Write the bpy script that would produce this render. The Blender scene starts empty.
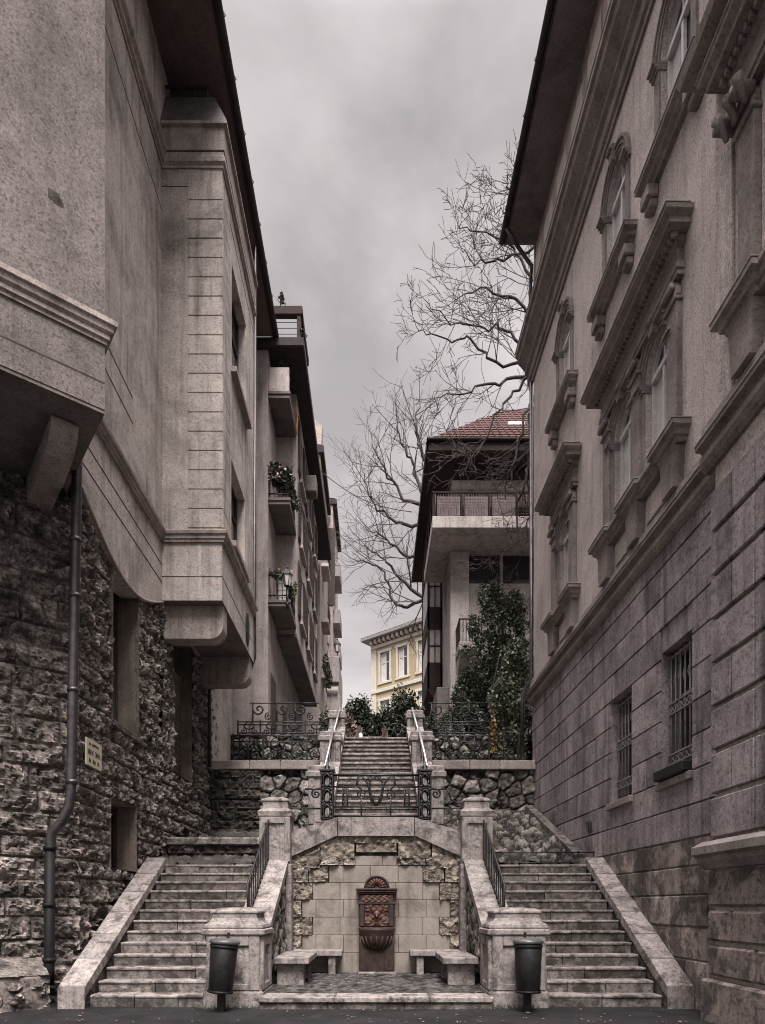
import bpy, math, random
import numpy as np
from mathutils import Vector, Matrix
R = math.radians
S = bpy.context.scene
COL = S.collection
# ------------------------------------------------------------ camera
cam = bpy.data.cameras.new('camera')
camo = bpy.data.objects.new('camera', cam); COL.objects.link(camo)
EYE = 1.55
camo.location = (0, 0, EYE); camo.rotation_euler = (R(90), 0, 0)
cam.sensor_fit = 'HORIZONTAL'; cam.sensor_width = 36
FPX = 665.0; VX = 376.0; VY = 905.0
cam.lens = FPX/765*36
cam.shift_x = (382.5-VX)/765; cam.shift_y = (VY-512)/765
cam.clip_start = .1; cam.clip_end = 3000
S.camera = camo
# ------------------------------------------------------------ sky and sun
SUN_EL, SUN_AZ = 56.0, 174.0        # azimuth measured from +Y clockwise: behind the camera
W = bpy.data.worlds.new('World'); S.world = W; W.use_nodes = True
nt = W.node_tree; nt.nodes.clear()
def N(tree, kind, **kw):
    n = tree.nodes.new(kind)
    for k, v in kw.items():
        if k == 'ins':
            for a, b in v.items(): n.inputs[a].default_value = b
        else: setattr(n, k, v)
    return n
sky = N(nt, 'ShaderNodeTexSky', sky_type='NISHITA', sun_disc=False)
sky.sun_elevation = R(SUN_EL); sky.sun_rotation = R(SUN_AZ); sky.air_density = 1.0; sky.dust_density = 3.0
hs = N(nt, 'ShaderNodeHueSaturation', ins={'Saturation': .10, 'Value': .4})
nt.links.new(sky.outputs[0], hs.inputs['Color'])
tc = N(nt, 'ShaderNodeTexCoord')
mp = N(nt, 'ShaderNodeMapping'); mp.inputs['Scale'].default_value = (1.3, 1.3, 2.6)
nt.links.new(tc.outputs['Generated'], mp.inputs[0])
cl = N(nt, 'ShaderNodeTexNoise', ins={'Scale': 2.3, 'Detail': 7, 'Roughness': .52, 'Distortion': .25})
nt.links.new(mp.outputs[0], cl.inputs['Vector'])
cr = N(nt, 'ShaderNodeMapRange', ins={'From Min': .34, 'From Max': .66, 'To Min': .66, 'To Max': 1.24})
nt.links.new(cl.outputs['Fac'], cr.inputs['Value'])
ov = N(nt, 'ShaderNodeMix', data_type='RGBA', blend_type='MULTIPLY'); ov.inputs[0].default_value = 1
gray = N(nt, 'ShaderNodeMix', data_type='RGBA'); gray.inputs[0].default_value = .9
nt.links.new(hs.outputs[0], gray.inputs[6])
# overcast layer: brighter towards the zenith and towards the veiled sun
sx = N(nt, 'ShaderNodeSeparateXYZ'); nt.links.new(tc.outputs['Generated'], sx.inputs[0])
zen = N(nt, 'ShaderNodeMapRange', ins={'From Min': .80, 'From Max': .96, 'To Min': 1.0, 'To Max': 15.0}); zen.interpolation_type = 'SMOOTHSTEP'
nt.links.new(sx.outputs[2], zen.inputs['Value'])
bk = N(nt, 'ShaderNodeMapRange', ins={'From Min': .25, 'From Max': -.6, 'To Min': 1.0, 'To Max': 1.25}); bk.interpolation_type = 'SMOOTHSTEP'
nt.links.new(sx.outputs[1], bk.inputs['Value'])
mm = N(nt, 'ShaderNodeMath', operation='MULTIPLY'); nt.links.new(zen.outputs[0], mm.inputs[0]); nt.links.new(bk.outputs[0], mm.inputs[1])
m2 = N(nt, 'ShaderNodeMath', operation='MULTIPLY'); nt.links.new(mm.outputs[0], m2.inputs[0]); nt.links.new(cr.outputs[0], m2.inputs[1])
lo = N(nt, 'ShaderNodeMapRange', ins={'From Min': .45, 'From Max': .80, 'To Min': 1.16, 'To Max': .95}); nt.links.new(sx.outputs[2], lo.inputs['Value'])
m3 = N(nt, 'ShaderNodeMath', operation='MULTIPLY'); nt.links.new(m2.outputs[0], m3.inputs[0]); nt.links.new(lo.outputs[0], m3.inputs[1]); m2 = m3
gc = N(nt, 'ShaderNodeVectorMath', operation='SCALE'); gc.inputs[0].default_value = (1.33, 1.232, 1.25)
nt.links.new(m2.outputs[0], gc.inputs['Scale'])
nt.links.new(gc.outputs[0], gray.inputs[7])
bg = N(nt, 'ShaderNodeBackground', ins={'Strength': .13})
nt.links.new(gray.outputs[2], bg.inputs[0])
wo = N(nt, 'ShaderNodeOutputWorld'); nt.links.new(bg.outputs[0], wo.inputs[0])
sl = bpy.data.lights.new('sun', 'SUN'); sl.energy = 1.5; sl.angle = R(26); sl.color = (1, .95, .92)
so = bpy.data.objects.new('sun', sl); COL.objects.link(so)
az, el = R(SUN_AZ), R(SUN_EL)
sd = Vector((math.sin(az)*math.cos(el), math.cos(az)*math.cos(el), math.sin(el)))
so.rotation_euler = sd.to_track_quat('Z', 'Y').to_euler(); so.location = sd*80
S.view_settings.view_transform = 'Standard'; S.view_settings.look = 'None'
S.view_settings.exposure = 1.98; S.view_settings.gamma = 1.0
S.view_settings.use_curve_mapping = False
S.render.engine = 'CYCLES'
S.cycles.max_bounces = 5; S.cycles.diffuse_bounces = 1; S.cycles.pixel_filter_type = 'BLACKMAN_HARRIS'; S.cycles.filter_width = 1.05
# ------------------------------------------------------------ helpers
def px(x, y, Y):
    'photo pixel at depth Y -> world point'
    return Vector(((x-VX)*Y/FPX, Y, EYE+(VY-y)*Y/FPX))
def hash2(i, j, seed):
    n = (i.astype(np.int64)*374761393 + j.astype(np.int64)*668265263 + seed*1274126177) & 0x7fffffff
    n = ((n ^ (n >> 13))*1274126177) & 0x7fffffff
    n = n ^ (n >> 16)
    return (n & 0xffff)/65535.0
def vnoise(u, v, seed):
    i = np.floor(u); j = np.floor(v); f = u-i; g = v-j
    f = f*f*(3-2*f); g = g*g*(3-2*g)
    a = hash2(i, j, seed); b = hash2(i+1, j, seed); c = hash2(i, j+1, seed); d = hash2(i+1, j+1, seed)
    return (a*(1-f)+b*f)*(1-g)+(c*(1-f)+d*f)*g
def fbm(u, v, seed, oct=4):
    s = 0; a = .5
    for k in range(oct):
        s = s+a*vnoise(u*2**k+k*17.3, v*2**k+k*9.1, seed+k); a *= .5
    return s/(1-.5**oct)
def sstep(x, a, b):
    t = np.clip((x-a)/(b-a), 0, 1); return t*t*(3-2*t)

class MB:
    def __init__(s): s.v = []; s.f = []; s.t = []; s.j = []; s.sm = []
    def add(s, vs, fs, tint=0, joint=0, smooth=False):
        o = len(s.v); s.v.extend(tuple(p) for p in vs)
        s.f.extend(tuple(i+o for i in f) for f in fs)
        n = len(vs)
        s.t.extend([tint]*n if np.isscalar(tint) else list(tint))
        s.j.extend([joint]*n if np.isscalar(joint) else list(joint))
        s.sm.extend([smooth]*len(fs))
        return s
    def xform(s, M):
        s.v = [tuple(M @ Vector(p)) for p in s.v]; return s
    def merge(s, o): return s._m(o)
    def _m(s, o):
        k = len(s.v); s.v += o.v; s.f += [tuple(i+k for i in f) for f in o.f]; s.t += o.t; s.j += o.j; s.sm += o.sm; return s
    def box(s, x0, x1, y0, y1, z0, z1, b=.008, tint=0, P=None):
        if x0 > x1: x0, x1 = x1, x0
        if y0 > y1: y0, y1 = y1, y0
        if z0 > z1: z0, z1 = z1, z0
        b = min(b, (x1-x0)*.45, (y1-y0)*.45, (z1-z0)*.45)
        vs = []; lut = {}
        X = (x0, x1); Y = (y0, y1); Z = (z0, z1); sg = (1, -1)
        for i in (0, 1):
            for j in (0, 1):
                for k in (0, 1):
                    c = (X[i], Y[j], Z[k]); d = (sg[i]*b, sg[j]*b, sg[k]*b)
                    for a in range(3):
                        lut[(i, j, k, a)] = len(vs)
                        vs.append(tuple(c[q] if q == a else c[q]+d[q] for q in range(3)))
        fs = []
        L = lut
        for i in (0, 1):
            q = [L[(i, 0, 0, 0)], L[(i, 1, 0, 0)], L[(i, 1, 1, 0)], L[(i, 0, 1, 0)]]; fs.append(q if i else q[::-1])
            q = [L[(0, i, 0, 1)], L[(1, i, 0, 1)], L[(1, i, 1, 1)], L[(0, i, 1, 1)]]; fs.append(q[::-1] if i else q)
            q = [L[(0, 0, i, 2)], L[(1, 0, i, 2)], L[(1, 1, i, 2)], L[(0, 1, i, 2)]]; fs.append(q if i else q[::-1])
        def edge(p, q, r, t): fs.append([p, q, r, t])
        for j in (0, 1):
            for k in (0, 1):
                e = [L[(0, j, k, 1)], L[(1, j, k, 1)], L[(1, j, k, 2)], L[(0, j, k, 2)]]; fs.append(e if (j ^ k) else e[::-1])
                e = [L[(j, 0, k, 0)], L[(j, 1, k, 0)], L[(j, 1, k, 2)], L[(j, 0, k, 2)]]; fs.append(e[::-1] if (j ^ k) else e)
                e = [L[(j, k, 0, 0)], L[(j, k, 1, 0)], L[(j, k, 1, 1)], L[(j, k, 0, 1)]]; fs.append(e if (j ^ k) else e[::-1])
        for i in (0, 1):
            for j in (0, 1):
                for k in (0, 1):
                    e = [L[(i, j, k, 0)], L[(i, j, k, 1)], L[(i, j, k, 2)]]; fs.append(e if (i+j+k) % 2 else e[::-1])
        if P: vs = [P(*p) for p in vs]
        return s.add(vs, fs, tint)
    def prism(s, poly, a, b, P, tint=0, smooth=False):
        'extrude a 2D polygon (p,q) from a to b; P(p,q,t)->xyz'
        n = len(poly)
        vs = [P(p, q, a) for p, q in poly]+[P(p, q, b) for p, q in poly]
        fs = [[i, (i+1) % n, n+(i+1) % n, n+i] for i in range(n)]+[list(range(n))[::-1], list(range(n, 2*n))]
        return s.add(vs, fs, tint, 0, smooth)
    def tube(s, pts, r, n=6, smooth=True, cap=True, tint=0):
        pts = [Vector(p) for p in pts]; m = len(pts)
        rs = [r]*m if np.isscalar(r) else r
        vs = []; fs = []
        prev = None
        for i in range(m):
            d = (pts[min(i+1, m-1)]-pts[max(i-1, 0)])
            if d.length < 1e-9: d = Vector((0, 0, 1))
            d.normalize()
            if prev is None:
                a = Vector((0, 0, 1)) if abs(d.z) < .9 else Vector((1, 0, 0))
                p = d.cross(a).normalized()
            else:
                p = (prev-d*prev.dot(d))
                p = p.normalized() if p.length > 1e-6 else d.orthogonal().normalized()
            prev = p; q = d.cross(p)
            for k in range(n):
                an = 2*math.pi*k/n
                vs.append(pts[i]+(p*math.cos(an)+q*math.sin(an))*rs[i])
        for i in range(m-1):
            for k in range(n):
                k2 = (k+1) % n
                fs.append([i*n+k, i*n+k2, (i+1)*n+k2, (i+1)*n+k])
        if cap and n > 2: fs += [list(range(n))[::-1], [(m-1)*n+k for k in range(n)]]
        return s.add(vs, fs, tint, 0, smooth)
    def lathe(s, prof, c, n=24, a0=0, a1=2*math.pi, smooth=True, sx=1, sy=1):
        full = abs(a1-a0-2*math.pi) < 1e-6
        m = n if full else n+1
        vs = []
        for r, z in prof:
            for k in range(m):
                a = a0+(a1-a0)*k/n
                vs.append((c[0]+r*math.cos(a)*sx, c[1]+r*math.sin(a)*sy, c[2]+z))
        fs = []
        for i in range(len(prof)-1):
            for k in range(n):
                k2 = (k+1) % m
                fs.append([i*m+k, i*m+k2, (i+1)*m+k2, (i+1)*m+k])
        return s.add(vs, fs, 0, 0, smooth)
    def grid(s, us, zs, XYZ, mask=None, tint=None, joint=None, smooth=True):
        nu, nz = len(us), len(zs)
        vs = XYZ.reshape(-1, 3)
        fs = []
        for i in range(nu-1):
            for k in range(nz-1):
                if mask is not None and mask[i, k]: continue
                fs.append((i*nz+k, (i+1)*nz+k, (i+1)*nz+k+1, i*nz+k+1))
        return s.add([tuple(p) for p in vs], fs, 0 if tint is None else tint.reshape(-1), 0 if joint is None else joint.reshape(-1), smooth)

LOC = {}
def mesh(name, mb, mat, off=(0, 0, 0)):
    me = bpy.data.meshes.new(name)
    o = Vector(off)
    me.from_pydata([(p[0]-o.x, p[1]-o.y, p[2]-o.z) for p in mb.v], [], mb.f)
    if any(mb.t):
        at = me.attributes.new('tint', 'FLOAT', 'POINT'); at.data.foreach_set('value', np.array(mb.t, dtype=np.float32))
    if any(mb.j):
        at = me.attributes.new('joint', 'FLOAT', 'POINT'); at.data.foreach_set('value', np.array(mb.j, dtype=np.float32))
    if any(mb.sm): me.polygons.foreach_set('use_smooth', mb.sm)
    me.materials.append(mat)
    me.update()
    return me
def tag(o, label=None, cat=None, group=None, kind=None):
    if label: o['label'] = label
    if cat: o['category'] = cat
    if group: o['group'] = group
    if kind: o['kind'] = kind
    return o
def thing(name, label, cat, loc=(0, 0, 0), rotz=0, group=None):
    o = bpy.data.objects.new(name, None); COL.objects.link(o)
    o.location = loc; o.rotation_euler = (0, 0, rotz); o.empty_display_size = .2
    LOC[o.name] = (0, 0, 0) if rotz else loc
    return tag(o, label, cat, group)
def part(name, mb, mat, parent, label=None):
    'mesh given in world coordinates (local ones when the thing is turned)'
    off = LOC[parent.name]
    o = bpy.data.objects.new(name, mesh(name, mb, mat, off)); COL.objects.link(o)
    o.parent = parent; LOC[o.name] = off
    if label: o['label'] = label
    return o
def single(name, mb, mat, label, cat, loc=(0, 0, 0), group=None):
    o = bpy.data.objects.new(name, mesh(name, mb, mat, loc)); COL.objects.link(o); o.location = loc
    return tag(o, label, cat, group)
def struct(name, mb, mat):
    o = bpy.data.objects.new(name, mesh(name, mb, mat)); COL.objects.link(o); o['kind'] = 'structure'; return o
def kids(o): return [c for c in bpy.data.objects if c.parent == o]
def copy_tree(o, loc=None, label=None, parent=None, rotz=None):
    c = o.copy(); COL.objects.link(c)
    if parent: c.parent = parent
    if loc is not None: c.location = loc
    if rotz is not None: c.rotation_euler.z = rotz
    if label: c['label'] = label
    for k in kids(o): copy_tree(k, parent=c)
    return c
# ------------------------------------------------------------ materials
def base_mat(name):
    m = bpy.data.materials.new(name); m.use_nodes = True
    t = m.node_tree; b = t.nodes['Principled BSDF']
    return m, t, b
def stone(name, c1, c2, dark=(.03, .027, .026), sc=3.0, grime=.5, gsc=.9, glo=.5, ghi=.66, streak=0., speck=.35, rough=.9, pit=.45, psc=21, bump=.5, bdist=.02, moss=0., fine=55, mortar=(.05, .045, .042), ssc=(5, 5, .35)):
    m, t, b = base_mat(name); L = t.links.new
    tcn = N(t, 'ShaderNodeTexCoord'); co = tcn.outputs['Object']
    n1 = N(t, 'ShaderNodeTexNoise', ins={'Scale': sc, 'Detail': 9, 'Roughness': .65}); L(co, n1.inputs['Vector'])
    r1 = N(t, 'ShaderNodeMapRange', ins={'From Min': .33, 'From Max': .67}); L(n1.outputs['Fac'], r1.inputs['Value'])
    mx = N(t, 'ShaderNodeMix', data_type='RGBA'); mx.inputs[6].default_value = (*c1, 1); mx.inputs[7].default_value = (*c2, 1)
    L(r1.outputs[0], mx.inputs[0]); col = mx.outputs[2]
    def over(fac, c, amt):
        nonlocal col
        q = N(t, 'ShaderNodeMath', operation='MULTIPLY'); q.inputs[1].default_value = amt; L(fac, q.inputs[0])
        k = N(t, 'ShaderNodeMix', data_type='RGBA'); k.inputs[7].default_value = (*c, 1)
        L(q.outputs[0], k.inputs[0]); L(col, k.inputs[6]); col = k.outputs[2]
    if grime:
        n2 = N(t, 'ShaderNodeTexNoise', ins={'Scale': gsc, 'Detail': 10, 'Roughness': .72, 'Distortion': .4}); L(co, n2.inputs['Vector'])
        r2 = N(t, 'ShaderNodeMapRange', ins={'From Min': glo, 'From Max': ghi}); L(n2.outputs['Fac'], r2.inputs['Value'])
        over(r2.outputs[0], dark, grime)
    if streak:
        mpn = N(t, 'ShaderNodeMapping'); mpn.inputs['Scale'].default_value = ssc; L(co, mpn.inputs[0])
        n3 = N(t, 'ShaderNodeTexNoise', ins={'Scale': 1.0, 'Detail': 6, 'Roughness': .6}); L(mpn.outputs[0], n3.inputs['Vector'])
        r3 = N(t, 'ShaderNodeMapRange', ins={'From Min': .5, 'From Max': .75}); L(n3.outputs['Fac'], r3.inputs['Value'])
        over(r3.outputs[0], dark, streak)
    if moss:
        n4 = N(t, 'ShaderNodeTexNoise', ins={'Scale': 1.7, 'Detail': 8, 'Roughness': .7}); L(co, n4.inputs['Vector'])
        r4 = N(t, 'ShaderNodeMapRange', ins={'From Min': .52, 'From Max': .66}); L(n4.outputs['Fac'], r4.inputs['Value'])
        over(r4.outputs[0], (.05, .062, .02), moss)
    if pit:
        npit = N(t, 'ShaderNodeTexNoise', ins={'Scale': psc, 'Detail': 6, 'Roughness': .72}); L(co, npit.inputs['Vector'])
        rp = N(t, 'ShaderNodeMapRange', ins={'From Min': .515, 'From Max': .62}); L(npit.outputs['Fac'], rp.inputs['Value'])
        over(rp.outputs[0], dark, pit)
    ns = N(t, 'ShaderNodeTexNoise', ins={'Scale': fine, 'Detail': 4, 'Roughness': .7}); L(co, ns.inputs['Vector'])
    rs = N(t, 'ShaderNodeMapRange', ins={'From Min': .3, 'From Max': .7, 'To Min': 1-speck, 'To Max': 1+speck}); L(ns.outputs['Fac'], rs.inputs['Value'])
    at = N(t, 'ShaderNodeAttribute', attribute_name='tint')
    ad = N(t, 'ShaderNodeMath', operation='ADD'); ad.inputs[1].default_value = 1; L(at.outputs['Fac'], ad.inputs[0])
    mu = N(t, 'ShaderNodeMath', operation='MULTIPLY'); L(ad.outputs[0], mu.inputs[0]); L(rs.outputs[0], mu.inputs[1])
    vm = N(t, 'ShaderNodeVectorMath', operation='SCALE'); L(col, vm.inputs[0]); L(mu.outputs[0], vm.inputs['Scale']); col = vm.outputs[0]
    aj = N(t, 'ShaderNodeAttribute', attribute_name='joint'); over(aj.outputs['Fac'], mortar, 1.0)
    L(col, b.inputs['Base Color']); b.inputs['Roughness'].default_value = rough
    b.inputs['Specular IOR Level'].default_value = .25
    bs = N(t, 'ShaderNodeMath', operation='MULTIPLY_ADD'); bs.inputs[1].default_value = .45; L(ns.outputs['Fac'], bs.inputs[0]); L(n1.outputs['Fac'], bs.inputs[2])
    bp = N(t, 'ShaderNodeBump', ins={'Strength': bump, 'Distance': bdist}); L(bs.outputs[0], bp.inputs['Height']); L(bp.outputs[0], b.inputs['Normal'])
    return m
def paint(name, c, rough=.5, metal=0., var=.25, sc=14, bump=.15, spec=.4, c2=None):
    m, t, b = base_mat(name); L = t.links.new
    tcn = N(t, 'ShaderNodeTexCoord')
    n1 = N(t, 'ShaderNodeTexNoise', ins={'Scale': sc, 'Detail': 7, 'Roughness': .65}); L(tcn.outputs['Object'], n1.inputs['Vector'])
    r1 = N(t, 'ShaderNodeMapRange', ins={'From Min': .35, 'From Max': .68}); L(n1.outputs['Fac'], r1.inputs['Value'])
    mx = N(t, 'ShaderNodeMix', data_type='RGBA'); mx.inputs[6].default_value = (*c, 1)
    mx.inputs[7].default_value = (*(c2 or tuple(x*(1-var) for x in c)), 1); L(r1.outputs[0], mx.inputs[0])
    L(mx.outputs[2], b.inputs['Base Color'])
    rr = N(t, 'ShaderNodeMapRange', ins={'To Min': rough*.8, 'To Max': min(1, rough*1.25)}); L(n1.outputs['Fac'], rr.inputs['Value']); L(rr.outputs[0], b.inputs['Roughness'])
    b.inputs['Metallic'].default_value = metal; b.inputs['Specular IOR Level'].default_value = spec
    bp = N(t, 'ShaderNodeBump', ins={'Strength': bump, 'Distance': .006}); L(n1.outputs['Fac'], bp.inputs['Height']); L(bp.outputs[0], b.inputs['Normal'])
    return m
def leafmat(name, c1, c2, sc=3):
    m, t, b = base_mat(name); L = t.links.new
    tcn = N(t, 'ShaderNodeTexCoord')
    n1 = N(t, 'ShaderNodeTexNoise', ins={'Scale': sc, 'Detail': 5}); L(tcn.outputs['Object'], n1.inputs['Vector'])
    r1 = N(t, 'ShaderNodeMapRange', ins={'From Min': .38, 'From Max': .62}); L(n1.outputs['Fac'], r1.inputs['Value'])
    mx = N(t, 'ShaderNodeMix', data_type='RGBA'); mx.inputs[6].default_value = (*c1, 1); mx.inputs[7].default_value = (*c2, 1); L(r1.outputs[0], mx.inputs[0])
    at = N(t, 'ShaderNodeAttribute', attribute_name='tint')
    ad = N(t, 'ShaderNodeMath', operation='ADD'); ad.inputs[1].default_value = 1; L(at.outputs['Fac'], ad.inputs[0])
    vm = N(t, 'ShaderNodeVectorMath', operation='SCALE'); L(mx.outputs[2], vm.inputs[0]); L(ad.outputs[0], vm.inputs['Scale'])
    L(vm.outputs[0], b.inputs['Base Color']); b.inputs['Roughness'].default_value = .55
    return m
M = {}
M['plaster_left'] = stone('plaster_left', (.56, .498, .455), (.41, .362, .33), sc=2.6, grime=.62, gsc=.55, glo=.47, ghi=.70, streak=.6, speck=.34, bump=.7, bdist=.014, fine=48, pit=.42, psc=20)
M['plaster_bay_dimmed'] = stone('plaster_bay_dimmed', (.245, .21, .195), (.17, .147, .137), dark=(.03, .026, .024), sc=2.2, grime=.5, gsc=.8, glo=.46, ghi=.72, streak=.45, speck=.42, bump=.9, bdist=.02, fine=40, pit=.6, psc=24)  # coarser roughcast; tone also lowered to paint in vignette darkening
M['plaster_right'] = stone('plaster_right', (.63, .552, .515), (.49, .43, .40), sc=2.6, grime=.42, gsc=.5, glo=.5, ghi=.74, streak=.36, speck=.46, bump=.8, bdist=.016, fine=38, pit=.45, psc=22)
M['ashlar_right'] = stone('ashlar_right', (.36, .312, .308), (.25, .215, .216), sc=2.8, grime=.7, gsc=.8, glo=.49, ghi=.68, streak=.7, speck=.38, bump=.7, bdist=.014, fine=42, pit=.5, psc=18)
M['base_right'] = stone('base_right', (.34, .285, .25), (.19, .16, .148), sc=4, grime=.7, gsc=1.9, glo=.46, ghi=.54, streak=.5, speck=.42, pit=.6, psc=15, bump=.8, bdist=.02)
M['trim_right'] = stone('trim_right', (.33, .283, .262), (.20, .172, .16), sc=2.2, grime=.5, gsc=.9, glo=.5, ghi=.72, streak=.3, speck=.22, bump=.35, bdist=.01)  # darker than the wall, so shade under the mouldings is partly in the colour
M['trim_left'] = stone('trim_left', (.42, .36, .325), (.28, .24, .22), sc=2, grime=.5, gsc=.8, glo=.5, ghi=.7, streak=.5, speck=.3, bump=.45, bdist=.012)
M['rock'] = stone('rock', (.27, .232, .208), (.072, .063, .057), dark=(.016, .0145, .0138), sc=5.5, grime=.75, gsc=2.2, glo=.48, ghi=.60, streak=0, speck=.5, bump=.7, bdist=.03, fine=26, pit=.6, psc=12, mortar=(.06, .052, .047))
M['rubble'] = stone('rubble', (.36, .325, .295), (.20, .178, .162), dark=(.02, .018, .016), sc=6, grime=.75, gsc=3.0, glo=.47, ghi=.59, pit=.55, psc=15, speck=.35, bump=.9, bdist=.03, fine=34, moss=.3, mortar=(.012, .011, .010))
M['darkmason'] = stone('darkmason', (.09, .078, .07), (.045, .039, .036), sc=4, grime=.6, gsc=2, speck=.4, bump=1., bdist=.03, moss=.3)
M['limestone'] = stone('limestone', (.35, .308, .288), (.215, .19, .177), dark=(.055, .048, .044), sc=6, grime=.8, gsc=3.4, glo=.50, ghi=.61, streak=.6, speck=.32, pit=.5, psc=17, bump=.6, bdist=.014, fine=38, ssc=(9, 9, .8))
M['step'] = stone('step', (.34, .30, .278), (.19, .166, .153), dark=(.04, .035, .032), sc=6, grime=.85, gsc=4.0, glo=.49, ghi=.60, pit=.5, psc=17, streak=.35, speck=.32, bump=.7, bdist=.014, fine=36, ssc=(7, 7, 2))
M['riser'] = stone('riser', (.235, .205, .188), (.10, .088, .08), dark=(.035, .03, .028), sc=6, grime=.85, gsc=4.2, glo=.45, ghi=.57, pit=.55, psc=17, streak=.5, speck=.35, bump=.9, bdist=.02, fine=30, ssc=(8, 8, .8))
M['ashlar_niche'] = stone('ashlar_niche', (.31, .27, .236), (.235, .206, .18), dark=(.08, .064, .05), sc=3.5, grime=.6, gsc=1.7, glo=.5, ghi=.66, streak=.5, pit=.25, psc=18, speck=.16, bump=.35, bdist=.008)
M['ochre_rock'] = stone('ochre_rock', (.275, .236, .194), (.165, .142, .118), dark=(.05, .04, .03), sc=8, grime=.5, gsc=7, glo=.5, ghi=.62, speck=.4, bump=1., bdist=.03, fine=28)
M['cobble'] = stone('cobble', (.10, .09, .085), (.055, .05, .048), sc=5, grime=.4, gsc=3, speck=.4, bump=.8, bdist=.02, mortar=(.02, .018, .017), rough=.75)
M['asphalt'] = stone('asphalt', (.025, .0225, .024), (.009, .0085, .009), dark=(.005, .005, .005), sc=2.2, grime=.6, gsc=1.3, glo=.5, ghi=.6, speck=.5, bump=.8, bdist=.01, fine=90, rough=.8)
M['earth'] = stone('earth', (.07, .058, .045), (.035, .03, .024), sc=4, grime=.4, gsc=2, speck=.4, bump=1, bdist=.04, moss=.7)
M['roofdark'] = stone('roofdark', (.06, .052, .05), (.035, .03, .03), sc=4, grime=.3, speck=.2, bump=.3)
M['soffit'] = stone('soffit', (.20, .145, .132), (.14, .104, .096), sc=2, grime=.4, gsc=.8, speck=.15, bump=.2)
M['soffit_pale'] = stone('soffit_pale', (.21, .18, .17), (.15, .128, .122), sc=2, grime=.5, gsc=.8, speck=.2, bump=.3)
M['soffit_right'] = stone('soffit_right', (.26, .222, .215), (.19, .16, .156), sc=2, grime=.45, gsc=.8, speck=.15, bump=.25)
M['zinc'] = paint('zinc', (.20, .19, .195), .5, .6, .45, 5, .2)
M['pipe'] = paint('pipe', (.10, .088, .09), .36, .6, .5, 6, .2)
M['castiron'] = paint('castiron', (.010, .0095, .0095), .6, 0, .4, 12, .4, .2)
M['iron'] = paint('iron', (.016, .015, .016), .45, 0, .4, 20, .3)
M['steel'] = paint('steel', (.62, .60, .60), .28, .9, .2, 8, .05)
M['bin'] = paint('bin', (.006, .0065, .006), .5, 0, .3, 9, .5, .22, c2=(.020, .019, .018))
M['binlid'] = paint('binlid', (.12, .118, .116), .38, .3, .5, 8, .2)
M['rust'] = paint('rust', (.125, .055, .036), .55, .1, .5, 13, .8, .4, c2=(.022, .016, .015))
M['rustdark'] = paint('rustdark', (.062, .034, .026), .55, .1, .5, 7, .6, .4, c2=(.014, .012, .0115))
M['whiteframe'] = paint('whiteframe', (.72, .69, .68), .5, 0, .2, 8, .1)
M['greyframe'] = paint('greyframe', (.28, .25, .24), .5, 0, .3, 8, .1)
M['darkwood'] = paint('darkwood', (.06, .04, .032), .6, 0, .5, 9, .4)
M['shutter'] = paint('shutter', (.17, .13, .095), .7, 0, .5, 6, .4)
M['plank'] = stone('plank', (.22, .18, .15), (.13, .105, .09), sc=2, grime=.4, gsc=1, streak=.6, speck=.25, bump=.4, ssc=(12, 12, .5))
M['signplate'] = paint('signplate', (.50, .45, .33), .45, 0, .2, 9, .1)
M['black'] = paint('black', (.012, .012, .012), .6, 0, .3, 9, .1)
M['yellow'] = stone('yellow', (.46, .39, .25), (.38, .32, .21), dark=(.25, .19, .1), sc=1.2, grime=.35, gsc=.4, streak=.3, speck=.1, bump=.15)
M['cream'] = paint('cream', (.62, .57, .50), .7, 0, .2, 3, .1)
M['render_pale'] = stone('render_pale', (.58, .505, .475), (.42, .365, .345), sc=2, grime=.55, gsc=.9, glo=.5, ghi=.68, streak=.55, speck=.25, bump=.5)
M['render_light'] = stone('render_light', (.66, .59, .56), (.50, .445, .42), sc=2.4, grime=.5, gsc=1.1, glo=.5, ghi=.66, streak=.5, speck=.25, bump=.5)
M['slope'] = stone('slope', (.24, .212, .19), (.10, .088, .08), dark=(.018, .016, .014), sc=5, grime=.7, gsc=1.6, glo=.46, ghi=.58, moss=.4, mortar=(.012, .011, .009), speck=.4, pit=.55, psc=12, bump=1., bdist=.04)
M['lattice'] = paint('lattice', (.30, .235, .23), .7, 0, .4, 9, .2)
M['highlight_flash'] = paint('highlight_flash', (.42, .385, .37), .6, .3, .5, 5, .2)  # pale zinc flashing, its colour also painting bright edge highlights on the ledges
M['grille'] = paint('grille', (.30, .28, .27), .6, .2, .5, 20, .3)
M['render_mid'] = stone('render_mid', (.46, .40, .38), (.34, .295, .282), sc=1.5, grime=.45, gsc=.6, streak=.5, speck=.2, bump=.3)
M['brownclad'] = stone('brownclad', (.055, .04, .036), (.035, .026, .024), sc=2, grime=.3, speck=.2, bump=.3)
M['tile'] = stone('tile', (.115, .050, .041), (.058, .032, .028), dark=(.04, .025, .022), sc=6, grime=.5, gsc=2.5, speck=.35, bump=.6)
M['bark'] = stone('bark', (.075, .062, .056), (.04, .034, .031), sc=6, grime=.3, gsc=3, speck=.3, bump=.8)
M['twig'] = stone('twig', (.085, .072, .068), (.055, .046, .044), sc=6, grime=0, speck=.2, bump=.2)
M['conifer'] = leafmat('conifer', (.040, .054, .032), (.072, .088, .052))
M['ivy'] = leafmat('ivy', (.08, .098, .06), (.18, .195, .13))
M['darkleaf'] = leafmat('darkleaf', (.022, .032, .018), (.045, .055, .032))
M['dryleaf'] = leafmat('dryleaf', (.17, .12, .10), (.24, .19, .16))
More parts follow.
